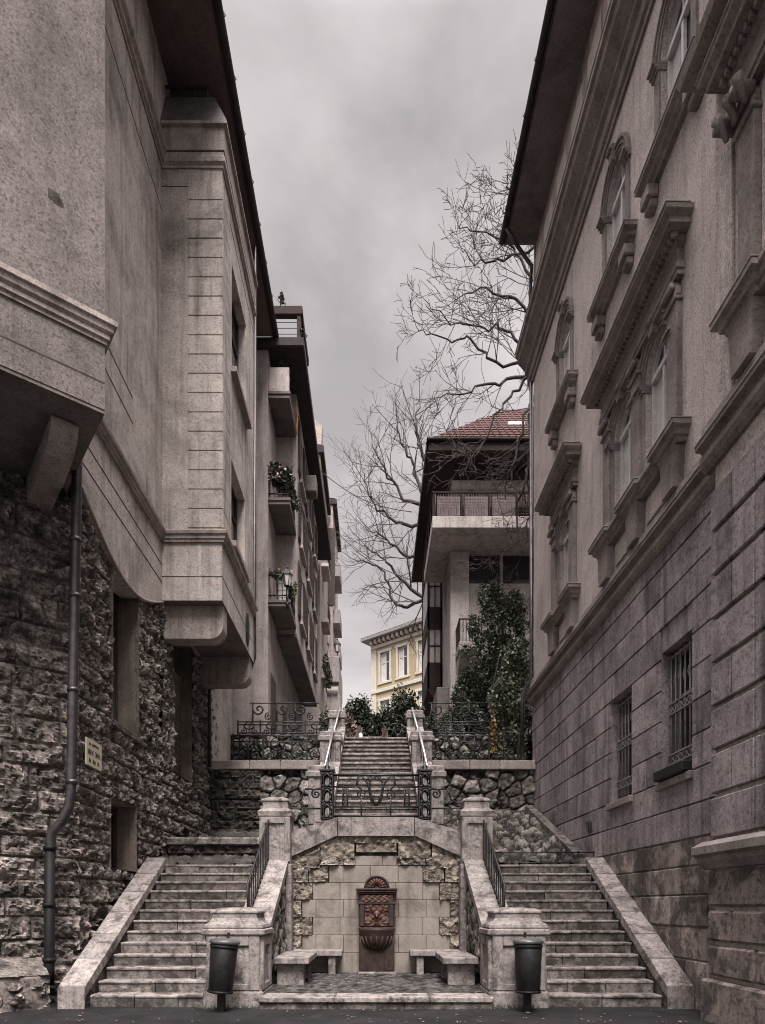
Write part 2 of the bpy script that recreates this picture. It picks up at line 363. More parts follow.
M['yellowleaf'] = leafmat('yellowleaf', (.28, .19, .05), (.20, .12, .04))
M['flower'] = leafmat('flower', (.75, .55, .60), (.62, .30, .40))
M['tarp'] = stone('tarp', (.17, .125, .10), (.09, .066, .055), sc=5, grime=.4, gsc=3, speck=.2, bump=.6)
M['orange'] = paint('orange', (.65, .27, .10), .7, 0, .3, 5, .1)
def glassmat():
    m, t, b = base_mat('window_glass')
    b.inputs['Base Color'].default_value = (.025, .027, .03, 1); b.inputs['Roughness'].default_value = .06; b.inputs['Specular IOR Level'].default_value = .9
    tcn = N(t, 'ShaderNodeTexCoord'); n = N(t, 'ShaderNodeTexNoise', ins={'Scale': 1.3, 'Detail': 2}); t.links.new(tcn.outputs['Object'], n.inputs['Vector'])
    bp = N(t, 'ShaderNodeBump', ins={'Strength': .12, 'Distance': .05}); t.links.new(n.outputs['Fac'], bp.inputs['Height']); t.links.new(bp.outputs[0], b.inputs['Normal'])
    return m
M['glass'] = glassmat()
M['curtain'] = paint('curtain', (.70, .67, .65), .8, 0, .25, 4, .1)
# ------------------------------------------------------------ surface generators
def facets(U, Z, cell, seed, k=1.0):
    'chipped planes: nearest-cell tilted facets'
    uu, zz = U/cell, Z/cell; iu, iz = np.floor(uu), np.floor(zz)
    best = np.full(U.shape, 9.); h = np.zeros(U.shape)
    for a in (-1, 0, 1):
        for b in (-1, 0, 1):
            cu, cz = iu+a, iz+b
            du = uu-(cu+.5+.9*(hash2(cu, cz, seed)-.5)); dz = zz-(cz+.5+.9*(hash2(cu, cz, seed+1)-.5))
            dd = du*du+dz*dz; near = dd < best
            val = (hash2(cu, cz, seed+2)-.5)+k*((hash2(cu, cz, seed+3)-.5)*du*2+(hash2(cu, cz, seed+4)-.35)*dz*2)
            h = np.where(near, val, h); best = np.minimum(best, dd)
    return h
def rockface(mb, P, u0, u1, z0, z1, res=.045, seed=1, course=.42, blk=.75, depth=.12, holes=(), topfn=None, jw=.03, rug=1.0):
    'rock-faced coursed blocks as displaced grid; P(u,n,z)->xyz'
    us = np.arange(u0, u1+res*.5, res); zs = np.arange(z0, z1+res*.5, res)
    U, Z = np.meshgrid(us, zs, indexing='ij')
    rng = np.random.RandomState(seed)
    Zw = Z+.05*(fbm(U*1.1, Z*1.1, seed+3, 2)-.5)
    Uw = U+.06*(fbm(U*1.7+9, Z*1.7, seed+5, 2)-.5)
    hs = []; z = z0-.2
    while z < z1+.5: h = course*rng.uniform(.75, 1.25); hs.append((z, h)); z += h
    zb = np.array([a for a, h in hs]+[z])
    ci = np.clip(np.searchsorted(zb, Zw)-1, 0, len(hs)-1)
    dz = np.minimum(Zw-zb[ci], zb[np.minimum(ci+1, len(zb)-1)]-Zw)
    du = np.zeros_like(U); bi = np.zeros_like(ci)
    for c in range(len(hs)):
        m = ci == c
        if not m.any(): continue
        ub = [u0-1-rng.uniform(0, blk)]
        while ub[-1] < u1+1: ub.append(ub[-1]+blk*rng.uniform(.5, 1.5))
        ub = np.array(ub); q = np.clip(np.searchsorted(ub, Uw[m])-1, 0, len(ub)-2)
        du[m] = np.minimum(Uw[m]-ub[q], ub[q+1]-Uw[m]); bi[m] = q
    d = np.minimum(du, dz)
    bump = sstep(d, 0, .045)
    ridg = 1-np.abs(2*fbm(U*3.4+1.5*fbm(U*2, Z*2, seed+6, 2), Z*3.9, seed+11, 5)-1)
    rough = fbm(U*9, Z*11, seed+21, 3)
    crag = 1-np.abs(2*fbm(U*7.5+7, Z*8.0, seed+27, 3)-1)
    per = hash2(bi, ci, seed+31)
    fa = facets(U+.05*rough, Z+.05*rough, .19, seed+51); fb = facets(U, Z, .085, seed+61)
    Nn = depth*(bump*(.30+.35*per+.40*rug*(ridg-.45)+.75*rug*fa+.38*rug*fb+.25*(rough-.5)))-.01+.02*(rough-.5)
    if topfn is not None: Nn = np.where(Z > topfn(U)-.06, np.minimum(Nn, .03), Nn)
    joint = (1-sstep(d, jw*.3, jw))*.7
    tint = (hash2(bi, ci, seed+41)-.5)*.5+(rough-.5)*.8+.9*sstep(fa+.5*fb, .35, .75)-.3*(1-sstep(ridg, .3, .7))
    us2 = us; mask = np.zeros((len(us)-1, len(zs)-1), bool)
    for a, b, c, e in holes:
        mu = (us[:-1]+res/2 > a) & (us[:-1]+res/2 < b); mz = (zs[:-1]+res/2 > c) & (zs[:-1]+res/2 < e)
        mask |= mu[:, None] & mz[None, :]
    XYZ = np.stack(P(U, Nn, Z), -1)
    return mb.grid(us, zs, XYZ, mask, tint, joint, False)
def rubbleface(mb, P, u0, u1, z0, z1, res=.035, seed=1, cell=.38, depth=.12, jw=.05, zscale=1.0, rag=.4):
    us = np.arange(u0, u1+res*.5, res); zs = np.arange(z0, z1+res*.5, res)
    U, Z = np.meshgrid(us, zs, indexing='ij')
    uu = (U+.12*(fbm(U*2, Z*2, seed+2, 2)-.5))/cell; zz = (Z+.12*(fbm(U*2+5, Z*2+5, seed+4, 2)-.5))/cell*zscale
    f1 = np.full(U.shape, 9.); f2 = np.full(U.shape, 9.); idx = np.zeros(U.shape)
    iu = np.floor(uu); iz = np.floor(zz)
    for a in (-1, 0, 1):
        for b in (-1, 0, 1):
            cu, cz = iu+a, iz+b
            pu = cu+.5+.85*(hash2(cu, cz, seed+7)-.5); pz = cz+.5+.85*(hash2(cu, cz, seed+8)-.5)
            dd = np.hypot(uu-pu, zz-pz); h = hash2(cu, cz, seed+9)
            near = dd < f1
            f2 = np.where(near, f1, np.minimum(f2, dd)); idx = np.where(near, h, idx); f1 = np.where(near, dd, f1)
    d = (f2-f1)*cell
    rough = fbm(U*9, Z*9, seed+13, 3)
    Nn = depth*(sstep(d, 0, .07)*(.40+.60*idx)+rag*1.3*(rough-.5)*sstep(d, .01, .06)+rag*1.1*facets(U, Z, .15, seed+71)*sstep(d, .005, .04)+.35*(hash2(np.floor(uu*0+idx*999), np.floor(zz*0), 5)-.5)*np.sin((uu*np.cos(idx*40)+zz*np.sin(idx*40))*2.2))
    joint = 1-sstep(d, jw*.35, jw)
    tint = (idx-.5)*1.3+(rough-.5)*.9+.5*sstep(facets(U, Z, .15, seed+71), .2, .6)-.25
    return mb.grid(us, zs, np.stack(P(U, Nn, Z), -1), None, tint, joint, True)
def arc_pts(c, r, a0, a1, n): return [(c[0]+r*math.cos(a0+(a1-a0)*k/n), c[1]+r*math.sin(a0+(a1-a0)*k/n)) for k in range(n+1)]
def wallpanel(mb, P, u0, u1, z0, z1, ops, depth=.25, extra_u=(), extra_z=()):
    'flat wall with rectangular or arched openings (ua,ub,za,zb,arched) and reveals; arched: springs at zb'
    us = {u0, u1, *extra_u}; zs = {z0, z1, *extra_z}
    rects = []
    for ua, ub, za, zb, ar in ops:
        top = zb+(ub-ua)/2 if ar else zb
        rects.append((ua, ub, za, top)); us |= {ua, ub}; zs |= {za, top}
    us = sorted(us); zs = sorted(zs)
    for i in range(len(us)-1):
        for k in range(len(zs)-1):
            cu, cz = (us[i]+us[i+1])/2, (zs[k]+zs[k+1])/2
            if any(a < cu < b and c < cz < d for a, b, c, d in rects): continue
            mb.add([P(us[i], 0, zs[k]), P(us[i+1], 0, zs[k]), P(us[i+1], 0, zs[k+1]), P(us[i], 0, zs[k+1])], [(0, 1, 2, 3)])
    for ua, ub, za, zb, ar in ops:
        if ar:
            r = (ub-ua)/2; c = ((ua+ub)/2, zb); top = zb+r
            arc = arc_pts(c, r, math.pi, 0, 16)
            for k in range(16):
                p, q = arc[k], arc[k+1]
                mb.add([P(p[0], 0, p[1]), P(q[0], 0, q[1]), P(q[0], 0, top), P(p[0], 0, top)], [(0, 1, 2, 3)])
            out = [(ua, za)]+arc+[(ub, za)]
        else: out = [(ua, za), (ua, zb), (ub, zb), (ub, za)]
        n = len(out)
        for k in range(n):
            p, q = out[k], out[(k+1) % n]
            mb.add([P(p[0], 0, p[1]), P(q[0], 0, q[1]), P(q[0], -depth, q[1]), P(p[0], -depth, p[1])], [(0, 1, 2, 3)])
    return mb
def PX(x0): return lambda u, n, z: (x0+n, u, z)          # wall facing +X (left side of the street), u = world Y
def PY(y0): return lambda u, n, z: (u, y0-n, z)          # wall facing the camera, u = world X
ID3 = lambda a, b, c: (a, b, c)
# ------------------------------------------------------------ the setting
mb = MB(); mb.add([(-600, -300, 0), (600, -300, 0), (600, 900, 0), (-600, 900, 0)], [(0, 1, 2, 3)])
struct('ground', mb, M['asphalt'])
LH, RS, NST = 2.38, 2.38/13, 13
def ramp(name, x0, x1, y0, y1, zf, mat, seed, res=.06, amp=.06, rub=True, cell=.3):
    us = np.arange(x0, x1+.01, res); vs = np.arange(y0, y1+.01, res)
    b = MB()
    if rub:
        rubbleface(b, lambda U, n, V: (U, V, zf(U, V)+n), x0, x1, y0, y1, res, seed, cell, amp, .09)
    else:
        U, V = np.meshgrid(us, vs, indexing='ij'); Z = zf(U, V)+amp*(fbm(U*3, V*3, seed, 4)-.5)
        b.grid(us, vs, np.stack((U, V, Z), -1))
    struct(name, b, mat)
# upper street behind the stairs, climbing to the houses far behind
UZ, UY = 7.0, 22.0
mb = MB()
ys = [UY, 40, 70, 120, 400, 800]; zz = [UZ-.004, 7.6, 9.0, 10, 12, 14]
for i in range(5):
    mb.add([(-300, ys[i], zz[i]), (300, ys[i], zz[i]), (300, ys[i+1], zz[i+1]), (-300, ys[i+1], zz[i+1])], [(0, 1, 2, 3)])
struct('upper_street', mb, M['cobble'])
# narrow garden terraces over the retaining walls
mb = MB()
for x0, x1 in ((-4.9, -1.56), (1.56, 4.85)):
    mb.box(x0, x1, 19.75, 22.1, 5.2, 5.62, .01)
struct('terrace', mb, M['earth'])
# rubble slopes between the landings and the retaining walls
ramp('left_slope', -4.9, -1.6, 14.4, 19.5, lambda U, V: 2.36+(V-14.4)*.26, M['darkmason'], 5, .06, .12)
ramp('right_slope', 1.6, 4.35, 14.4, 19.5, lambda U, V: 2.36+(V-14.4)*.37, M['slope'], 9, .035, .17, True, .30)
mb = MB(); mb.box(-2.6, -1.0, 13.8, 15.3, 2.0, LH, .01); mb.box(1.0, 2.6, 13.8, 15.3, 2.0, LH, .01)
mb.box(-4.55, -2.6, 13.95, 14.6, 2.0, LH-.002, .01); mb.box(2.6, 4.55, 13.95, 14.6, 2.0, LH-.002, .01)
struct('landing', mb, M['cobble'])
mb = MB(); mb.box(-1.1, 1.1, 13.86, 15.6, 3.05, 3.3, .01); struct('platform', mb, M['step'])
# ------------------------------------------------------------ lower flights
rnd = random.Random(4)
def flight(label, sgn):
    t = thing('stone_staircase', label, 'staircase', (sgn*3.3, 10, 0), 0, 'lower flights of stone stairs')
    for k in range(NST):
        y = 10.1+.3*k; zt = RS*(k+1)
        m = MB(); xs = [2.25]
        while xs[-1] < 4.30-.5: xs.append(min(4.345, xs[-1]+rnd.uniform(.6, 1.25)))
        if xs[-1] < 4.345: xs[-1] = 4.345
        for a, b in zip(xs, xs[1:]):
            j = rnd.uniform(-.006, .006); tn = rnd.uniform(-.18, .15)
            m.box(sgn*(a+.004), sgn*(b-.004), y-.018+j, y+.34, zt-.045, zt+j*.6, .011, tn)
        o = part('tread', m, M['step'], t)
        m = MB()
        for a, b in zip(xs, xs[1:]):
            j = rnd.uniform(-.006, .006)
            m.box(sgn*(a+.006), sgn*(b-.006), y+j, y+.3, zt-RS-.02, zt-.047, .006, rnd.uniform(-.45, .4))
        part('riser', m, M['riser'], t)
    # outer stringer with its sloping coping slabs
    m = MB(); prof = [(10.0, -.02), (10.0, .20), (13.75, 2.36), (14.5, 2.45), (14.5, -.02)]
    m.prism(prof, sgn*4.38, sgn*4.68, lambda p, q, s: (s, p, q)); part('stringer', m, M['riser'], t)
    def slab(y0, z0, y1, z1, th, x0, x1, mm, tn=0):
        mm.prism([(y0, z0), (y1, z1), (y1, z1+th), (y0, z0+th)], sgn*x0, sgn*x1, lambda p, q, s: (s, p, q), tn)
    m = MB(); n = 6
    for k in range(n):
        f0, f1 = k/n+.003, (k+1)/n-.003
        slab(9.93+3.85*f0, .17+2.2*f0, 9.93+3.85*f1, .17+2.2*f1, .17, 4.34, 4.74, m, rnd.uniform(-.15, .15))
    slab(13.79, 2.38, 14.65, 2.40, .15, 4.34, 4.74, m)
    slab(9.90, -.05, 9.925, -.05, .38, 4.34, 4.74, m)
    part('coping', m, M['limestone'], t)
    return t
flight('left flight of worn stone steps beside the rough stone house', -1)
flight('right flight of worn stone steps beside the smooth ashlar house', 1)
# ------------------------------------------------------------ inner stringers
def stringer(label, sgn):
    t = thing('stair_parapet', label, 'parapet', (sgn*2, 10.9, 0), 0, 'sloping parapets of the fountain recess')
    m = MB()
    rubbleface(m, lambda U, n, Z: (sgn*(1.80)-sgn*n*.6, U, Z), 10.9, 13.6, .1, 2.5, .035, 17+sgn, .30, .07)
    # keep only what lies under the coping
    keep = []
    for f in m.f:
        c = [m.v[i] for i in f]; y = sum(p[1] for p in c)/4; z = sum(p[2] for p in c)/4
        if z < 1.06+(y-10.9)*.545: keep.append(f)
    m.f = keep; m.sm = [True]*len(keep)
    part('rubble_face', m, M['rubble'], t)
    m = MB(); m.prism([(10.85, 0), (10.85, 1.03), (13.2, 2.31), (13.2, 0)], sgn*1.81, sgn*2.24, lambda p, q, s: (s, p, q)); part('core', m, M['riser'], t)
    m = MB()
    for a, b in ((0, .34), (.343, .66), (.663, 1)):
        y0, y1 = 10.78+2.45*a, 10.78+2.45*b; z0, z1 = 1.0+1.335*a, 1.0+1.335*b
        m.prism([(y0, z0), (y1, z1), (y1, z1+.16), (y0, z0+.16)], sgn*1.73, sgn*2.27, lambda p, q, s: (s, p, q), rnd.uniform(-.12, .12))
    part('coping', m, M['limestone'], t)
    return t
stringer('sloping parapet with pale coping left of the fountain', -1)
stringer('sloping parapet with pale coping right of the fountain', 1)
# ------------------------------------------------------------ piers
def sqlathe(m, prof, cx, cy, w0=1, d0=1, tint=0):
    'stack of rounded rectangular sections: prof = (half width, half depth, z)'
    vs = []
    for hw, hd, z in prof:
        c = min(hw, hd)*.06
        ring = [(-hw+c, -hd), (hw-c, -hd), (hw, -hd+c), (hw, hd-c), (hw-c, hd), (-hw+c, hd), (-hw, hd-c), (-hw, -hd+c)]
        vs += [(cx+x, cy+y, z) for x, y in ring]
    fs = []
    for i in range(len(prof)-1):
        for k in range(8):
            k2 = (k+1) % 8; fs.append((i*8+k, i*8+k2, (i+1)*8+k2, (i+1)*8+k))
    fs.append(tuple((len(prof)-1)*8+k for k in range(8)))
    m.add(vs, fs, tint)
def front_pier(label, sgn):
    cx, cy = sgn*2.155, 10.46
    t = thing('stone_pier', label, 'pier', (cx, cy, 0), 0, 'front piers of the lower stairs')
    m = MB()
    sqlathe(m, [(.455, .46, -.02), (.455, .46, .22), (.435, .44, .25), (.405, .41, 1.04), (.41, .415, 1.10)], cx, cy)
    part('shaft', m, M['limestone'], t)
    m = MB()   # raised border leaving a sunk panel
    for a, b, c, d in ((-.40, -.24, .26, 1.08), (.24, .40, .26, 1.08), (-.238, .238, .93, 1.08), (-.238, .238, .26, .36)):
        part('border', MB().box(cx+a, cx+b, cy-.455, cy-.40, c, d, .012), M['limestone'], t)
        part('border', MB().box(cx-sgn*.455, cx-sgn*.40, cy+a, cy+b, c, d, .012), M['limestone'], t)
    m = MB()
    sqlathe(m, [(.40, .40, 1.085), (.46, .46, 1.09), (.475, .475, 1.11), (.475, .475, 1.17), (.44, .44, 1.19), (.45, .45, 1.21), (.44, .44, 1.25), (.37, .37, 1.30), (.345, .345, 1.35), (.345, .345, 1.42), (.365, .365, 1.435), (.36, .36, 1.46), (.28, .28, 1.495), (.12, .12, 1.515)], cx, cy)
    part('cap', m, M['limestone'], t); return t
front_pier('squat stone pier at the stair foot behind the tilted bin', -1)
front_pier('squat stone pier at the stair foot behind the upright bin', 1)
def tall_pier(label, sgn):
    cx, cy = sgn*2.0, 13.42
    t = thing('tall_stone_pier', label, 'pier', (cx, cy, 0), 0, 'tall piers beside the gable')
    m = MB(); sqlathe(m, [(.33, .30, 0), (.33, .30, 2.35), (.305, .28, 2.37), (.305, .28, 3.30)], cx, cy); part('shaft', m, M['limestone'], t)
    m = MB()
    for a, b, c, d in ((-.303, -.19, 2.4, 3.29), (.19, .303, 2.4, 3.29), (-.188, .188, 3.16, 3.29)): part('border', MB().box(cx+a, cx+b, cy-.32, cy-.27, c, d, .01), M['limestone'], t)
    m = MB(); sqlathe(m, [(.30, .28, 3.295), (.335, .315, 3.31), (.345, .325, 3.40), (.31, .29, 3.43), (.255, .235, 3.47), (.25, .23, 3.60), (.275, .255, 3.62), (.26, .24, 3.66), (.15, .14, 3.70)], cx, cy)
    part('cap', m, M['limestone'], t)
tall_pier('tall stone pier left of the gabled fountain wall', -1)
tall_pier('tall stone pier right of the gabled fountain wall', 1)
# ------------------------------------------------------------ fountain recess
mb = MB()
rubbleface(mb, lambda U, n, V: (U, V, .175+n*.25), -1.78, 1.78, 10.32, 13.52, .035, 33, .13, .07, .02, 1, .5)
struct('cobbled_floor', mb, M['cobble'])
t = thing('kerb_step', 'long low stone kerb in front of the cobbled recess', 'step', (0, 10, 0))
m = MB()
for a, b in ((-1.75, -.62), (-.617, .80), (.803, 1.75)): m.box(a, b, 9.84, 10.34, .10, .185, .014, rnd.uniform(-.12, .1))
part('tread', m, M['step'], t)
m = MB()
for a, b in ((-1.73, -.72), (-.715, .42), (.425, 1.73)): m.box(a, b, 9.88, 10.3, -.02, .098, .01, rnd.uniform(-.2, .1))
part('riser', m, M['riser'], t)
t = thing('fountain_wall', 'gabled ashlar wall of pale blocks edged with ochre rough stones', 'wall', (0, 13.5, 0))
def gz(x):   # underside of the gable slabs
    x = abs(x); return 2.94 if x < .78 else 2.94-(x-.78)*(2.94-2.52)/(1.72-.78)
m = MB(); poly = [(-1.72, 0), (1.72, 0), (1.72, gz(1.72)), (.78, 2.94), (-.78, 2.94), (-1.72, gz(1.72))]
m.prism(poly, 13.62, 13.86, lambda p, q, s: (p, s, q)); part('core', m, M['darkmason'], t)
smooth = MB(); rough = []
z0 = .16; chs = [.44, .345, .345, .345, .345, .345, .33, .32]
inner = [1.45, 1.52, 1.38, 1.50, 1.37, 1.12, .85, .0]     # half width of the smooth field per course
z = .36
rowz = [z0]
for h in (.42, .36, .36, .355, .35, .345, .20): rowz.append(rowz[-1]+h)
inner = [1.42, 1.50, 1.28, 1.50, 1.28, .95, .42]
for k in range(len(rowz)-1):
    a, b = rowz[k], rowz[k+1]; w = inner[k]
    xs = [-w]; off = .28 if k % 2 else .55
    x = -w+off
    while x < w-.2: xs.append(x); x += .56
    xs.append(w)
    for p, q in zip(xs, xs[1:]):
        smooth.box(p+.003, q-.003, 13.5+rnd.uniform(-.003, .003), 13.64, a+.003, b-.003, .006, rnd.uniform(-.09, .07))
    for sg in (-1, 1):
        if w < 1.69:
            xx = [w, 1.715] if 1.715-w < .62 else [w, w+(1.715-w)*rnd.uniform(.45, .6), 1.715]
            for p, q in zip(xx, xx[1:]): rough.append((sg*p, sg*q, a, b))
part('ashlar', smooth, M['ashlar_niche'], t)
for i, (p, q, a, b) in enumerate(rough):
    if p > q: p, q = q, p
    zc = min(b, gz(max(abs(p), abs(q)))+.1)
    m = MB()
    rockface(m, PY(13.49), p+.008, q-.008, a+.008, b-.008, .022, 60+i, 5, 5, .07)
    keep = [f for f in m.f if all(m.v[j][2] < gz(m.v[j][0])+.05 for j in f)]
    if not keep: continue
    m.f = keep; m.sm = [False]*len(keep)
    part('rough_block', m, M['ochre_rock'], t)
m = MB()
for i, (p, q, a, b) in enumerate(((-.40, .42, 2.62, 2.80), (-1.12, -.43, 2.50, 2.93), (.45, 1.12, 2.50, 2.93), (-.43, .45, 2.805, 2.95), (-1.71, -1.13, 2.3, 2.8), (1.13, 1.71, 2.3, 2.8))):
    k = MB(); rockface(k, PY(13.47), p, q, a, b, .022, 90+i, 5, 5, .07)
    k.f = [f for f in k.f if all(k.v[j][2] < gz(k.v[j][0])+.05 for j in f)]; k.sm = [True]*len(k.f)
    part('rough_block', k, M['ochre_rock'], t)
for nm, poly in (('gable_slab', [(-.768, 2.94), (.768, 2.94), (.768, 3.315), (-.768, 3.315)]),
                 ('gable_slab', [(-1.72, 2.52), (-.785, 2.945), (-.785, 3.305), (-1.72, 3.03)]), ('gable_slab', [(1.72, 2.52), (.785, 2.945), (.785, 3.305), (1.72, 3.03)])):
    m = MB(); m.prism(poly, 13.36, 13.9, lambda p, q, s: (p, s, q)); part(nm, m, M['limestone'], t)
# ------------------------------------------------------------ the iron wall fountain
t = thing('wall_fountain', 'dark red cast iron wall fountain with round top and half bowl', 'fountain', (0, 13.5, .17))
fx = .015
m = MB(); m.box(fx-.37, fx+.37, 13.22, 13.5, .14, .215, .01); part('plinth', m, M['limestone'], t)
m = MB(); m.box(fx-.355, fx+.355, 13.30, 13.5, .20, 1.0, .012); m.box(fx-.33, fx-.15, 13.285, 13.30, .25, .80, .006); m.box(fx+.15, fx+.33, 13.285, 13.30, .25, .80, .006)
part('pedestal', m, M['rustdark'], t)
m = MB(); m.box(fx-.36, fx+.36, 13.36, 13.5, 1.0, 1.85, .01)
for s in (-1, 1):
    m.box(fx+s*.29-.05, fx+s*.29+.05, 13.31, 13.36, 1.12, 1.56, .012)
m.box(fx-.33, fx+.33, 13.32, 13.36, 1.60, 1.76, .01)
part('back_panel', m, M['rustdark'], t)
m = MB()
us = np.arange(-.235, .2351, .012); zs = np.arange(1.14, 1.56, .012); U, Z = np.meshgrid(us, zs, indexing='ij')
rr = np.hypot(U, (Z-1.36)); th = np.arctan2(Z-1.36, U)
h = .05*(1-sstep(rr, .02, .09))+.055*(np.abs(2*fbm(np.abs(U)*16+3, Z*16, 5, 3)-1))*sstep(rr, .04, .10)-.012*np.cos(4*th)*sstep(rr, .06, .12)
m.grid(us, zs, np.stack((fx+U, 13.345-.012-h, Z), -1)); part('relief', m, M['rust'], t)
m = MB()
us = np.arange(-.28, .2801, .012); zs = np.arange(1.615, 1.75, .012); U, Z = np.meshgrid(us, zs, indexing='ij')
m.grid(us, zs, np.stack((fx+U, 13.312-.018*np.abs(np.sin(U*26+np.sin(Z*60))), Z), -1)); part('frieze', m, M['rust'], t)
m = MB()
for z, d in ((1.56, .055), (1.76, .06), (1.80, .10), (1.845, .12)): m.box(fx-.34-d*.6, fx+.34+d*.6, 13.36-d, 13.5, z, z+.045, .012)
part('cornice', m, M['rustdark'], t)
m = MB(); out = arc_pts((fx, 1.89), .25, 0, math.pi, 20); m.prism(out, 13.33, 13.5, lambda p, q, s: (p, s, q))
ring = arc_pts((fx, 1.89), .235, 0, math.pi, 20); m.tube([(p, 13.325, q) for p, q in ring], .026, 6)
part('pediment', m, M['rustdark'], t)
m = MB()
for k in range(9):
    a = math.pi*(k+.5)/9; m.tube([(fx+.05*math.cos(a), 13.315, 1.90+.05*math.sin(a)), (fx+.185*math.cos(a), 13.315, 1.90+.185*math.sin(a))], [.012, .03], 5)
part('shell', m, M['rust'], t)
m = MB()
prof = [(.02, .62), (.10, .63), (.20, .70), (.29, .80), (.34, .93), (.355, 1.02), (.375, 1.05), (.37, 1.09), (.33, 1.085), (.30, 1.0), (.1, .9)]
m.lathe([(r*.98, z) for r, z in prof], (fx, 13.36, 0), 28, math.pi, 2*math.pi, True, 1, .8); part('bowl', m, M['rustdark'], t)
m = MB()
for k in range(9):
    a = math.pi+math.pi*(k+.5)/9; m.tube([(fx+r*math.cos(a), 13.36+.8*r*math.sin(a), z) for r, z in ((.10, .64), (.21, .70), (.30, .80), (.347, .93))], [.012, .02, .024, .016], 5)
part('gadroon', m, M['rustdark'], t)
m = MB(); m.tube([(fx, 13.33, 1.36), (fx, 13.22, 1.37), (fx, 13.18, 1.34), (fx, 13.175, 1.29)], [.028, .022, .02, .02], 8); part('spout', m, M['rust'], t)
m = MB(); m.box(fx-.362, fx+.362, 13.245, 13.36, 1.085, 1.10, .004); part('bowl_rim', m, M['rust'], t)
# ------------------------------------------------------------ stone benches
def bench(label, x0, x1, y0, y1, legs):
    t = thing('stone_bench', label, 'bench', ((x0+x1)/2, (y0+y1)/2, .17), 0, 'stone benches of the fountain recess')
    m = MB(); m.box(x0, x1, y0, y1, .545, .66, .014); part('seat', m, M['limestone'], t)
    for a, b, c, d in legs:
        m = MB(); m.box(a, b, c, d, .165, .543, .012); part('leg', m, M['limestone'], t)
for s, wd in ((-1, 'left'), (1, 'right')):
    bench('deep stone bench against the %s side parapet' % wd, s*1.74, s*1.14, 11.25, 12.80, [(s*1.70, s*1.24, 11.40, 11.62), (s*1.70, s*1.24, 12.45, 12.65)])
    bench('narrow stone bench against the back wall %s of fountain' % wd, s*1.66, s*.67, 13.02, 13.48, [(s*.94, s*.80, 13.08, 13.40), (s*1.60, s*1.46, 13.08, 13.40)])
# ------------------------------------------------------------ litter bins
def bin_(label, x, y, tilt):
    t = thing('litter_bin', label, 'bin', (x, y, 0), 0, 'black litter bins before the piers')
    Mx = Matrix.Translation((x, y, .3)) @ Matrix.Rotation(R(tilt), 4, 'Y') @ Matrix.Diagonal((.88, .88, 1.06, 1)) @ Matrix.Translation((-x, -y, -.3))
    m = MB(); m.box(x-.055, x+.055, y+.02, y+.10, -.05, .42, .008); part('post', m, M['bin'], t)
    m = MB(); m.lathe([(.01, .29), (.185, .29), (.195, .30), (.21, .62), (.225, .96), (.215, .965), (.2, .9)], (x, y, 0), 28)
    part('body', m.xform(Mx), M['bin'], t)
    m = MB(); m.lathe([(.195, .285), (.212, .285), (.212, .315), (.198, .32)], (x, y, 0), 28); part('band', m.xform(Mx), M['bin'], t)
    m = MB(); m.lathe([(.222, .90), (.235, .905), (.236, .935), (.225, .94)], (x, y, 0), 28)
    part('band', m.xform(Mx), M['bin'], t)
    m = MB(); m.lathe([(.24, .955), (.25, .965), (.25, .99), (.235, 1.005), (.1, 1.03), (.004, 1.035)], (x, y, 0), 28)
    part('lid', m.xform(Mx), M['binlid'], t)
    m = MB(); m.box(x-.02, x+.02, y+.2, y+.25, .86, 1.10, .006); m.box(x-.025, x+.025, y+.10, y+.235, .4, .44, .006); part('bracket', m.xform(Mx), M['bin'], t)
bin_('black litter bin leaning a little before the left pier', -2.25, 9.62, 5)
bin_('upright black litter bin with pale lid before the right pier', 2.20, 9.62, 0)
# ------------------------------------------------------------ side flights, upper stairs and its piers
for s, lb in ((-1, 'short dark flight climbing from the left landing to the platform'), (1, 'short dark flight climbing from the right landing to the platform')):
    t = thing('short_staircase', lb, 'staircase', (s*1.6, 14.5, LH), 0, 'short flights up to the platform')
    for k in range(5):
        m = MB(); m.box(s*(2.05-.2*k), s*(1.0 if k == 4 else 2.05-.2*k-.24), 13.9, 15.25, LH-.05, LH+.184*(k+1)-.002, .01, rnd.uniform(-.2, .1))
        part('step', m, M['riser'], t)
t = thing('upper_staircase', 'long narrow stone staircase climbing behind the iron balcony railing', 'staircase', (0, 15.5, 3.3))
NU = 17; ru = (UZ-3.3)/NU; tu = 6.5/NU
for k in range(NU):
    y = 15.5+tu*k; z = 3.3+ru*(k+1)
    m = MB(); sp = rnd.uniform(-.5, .5)
    for a, b in ((-1.02, sp-.002), (sp+.002, 1.02)): m.box(a, b, y-.03+rnd.uniform(-.006, .006), y+tu+.06, z-.06, z, .012, rnd.uniform(-.18, .14))
    part('tread', m, M['step'], t)
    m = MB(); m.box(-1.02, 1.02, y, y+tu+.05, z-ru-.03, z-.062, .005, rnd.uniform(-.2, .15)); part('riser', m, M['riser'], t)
for s in (-1, 1):
    m = MB(); m.prism([(15.6, 2.3), (15.6, 3.75), (22, 7.35), (22, 2.3)], s*1.03, s*1.5, lambda p, q, w: (w, p, q)); part('side_wall', m, M['rubble'], t)
    m = MB(); m.prism([(15.75, 3.84), (21.8, 7.26), (21.8, 7.40), (15.75, 3.98)], s*1.0, s*1.54, lambda p, q, w: (w, p, q)); part('coping', m, M['limestone'], t)
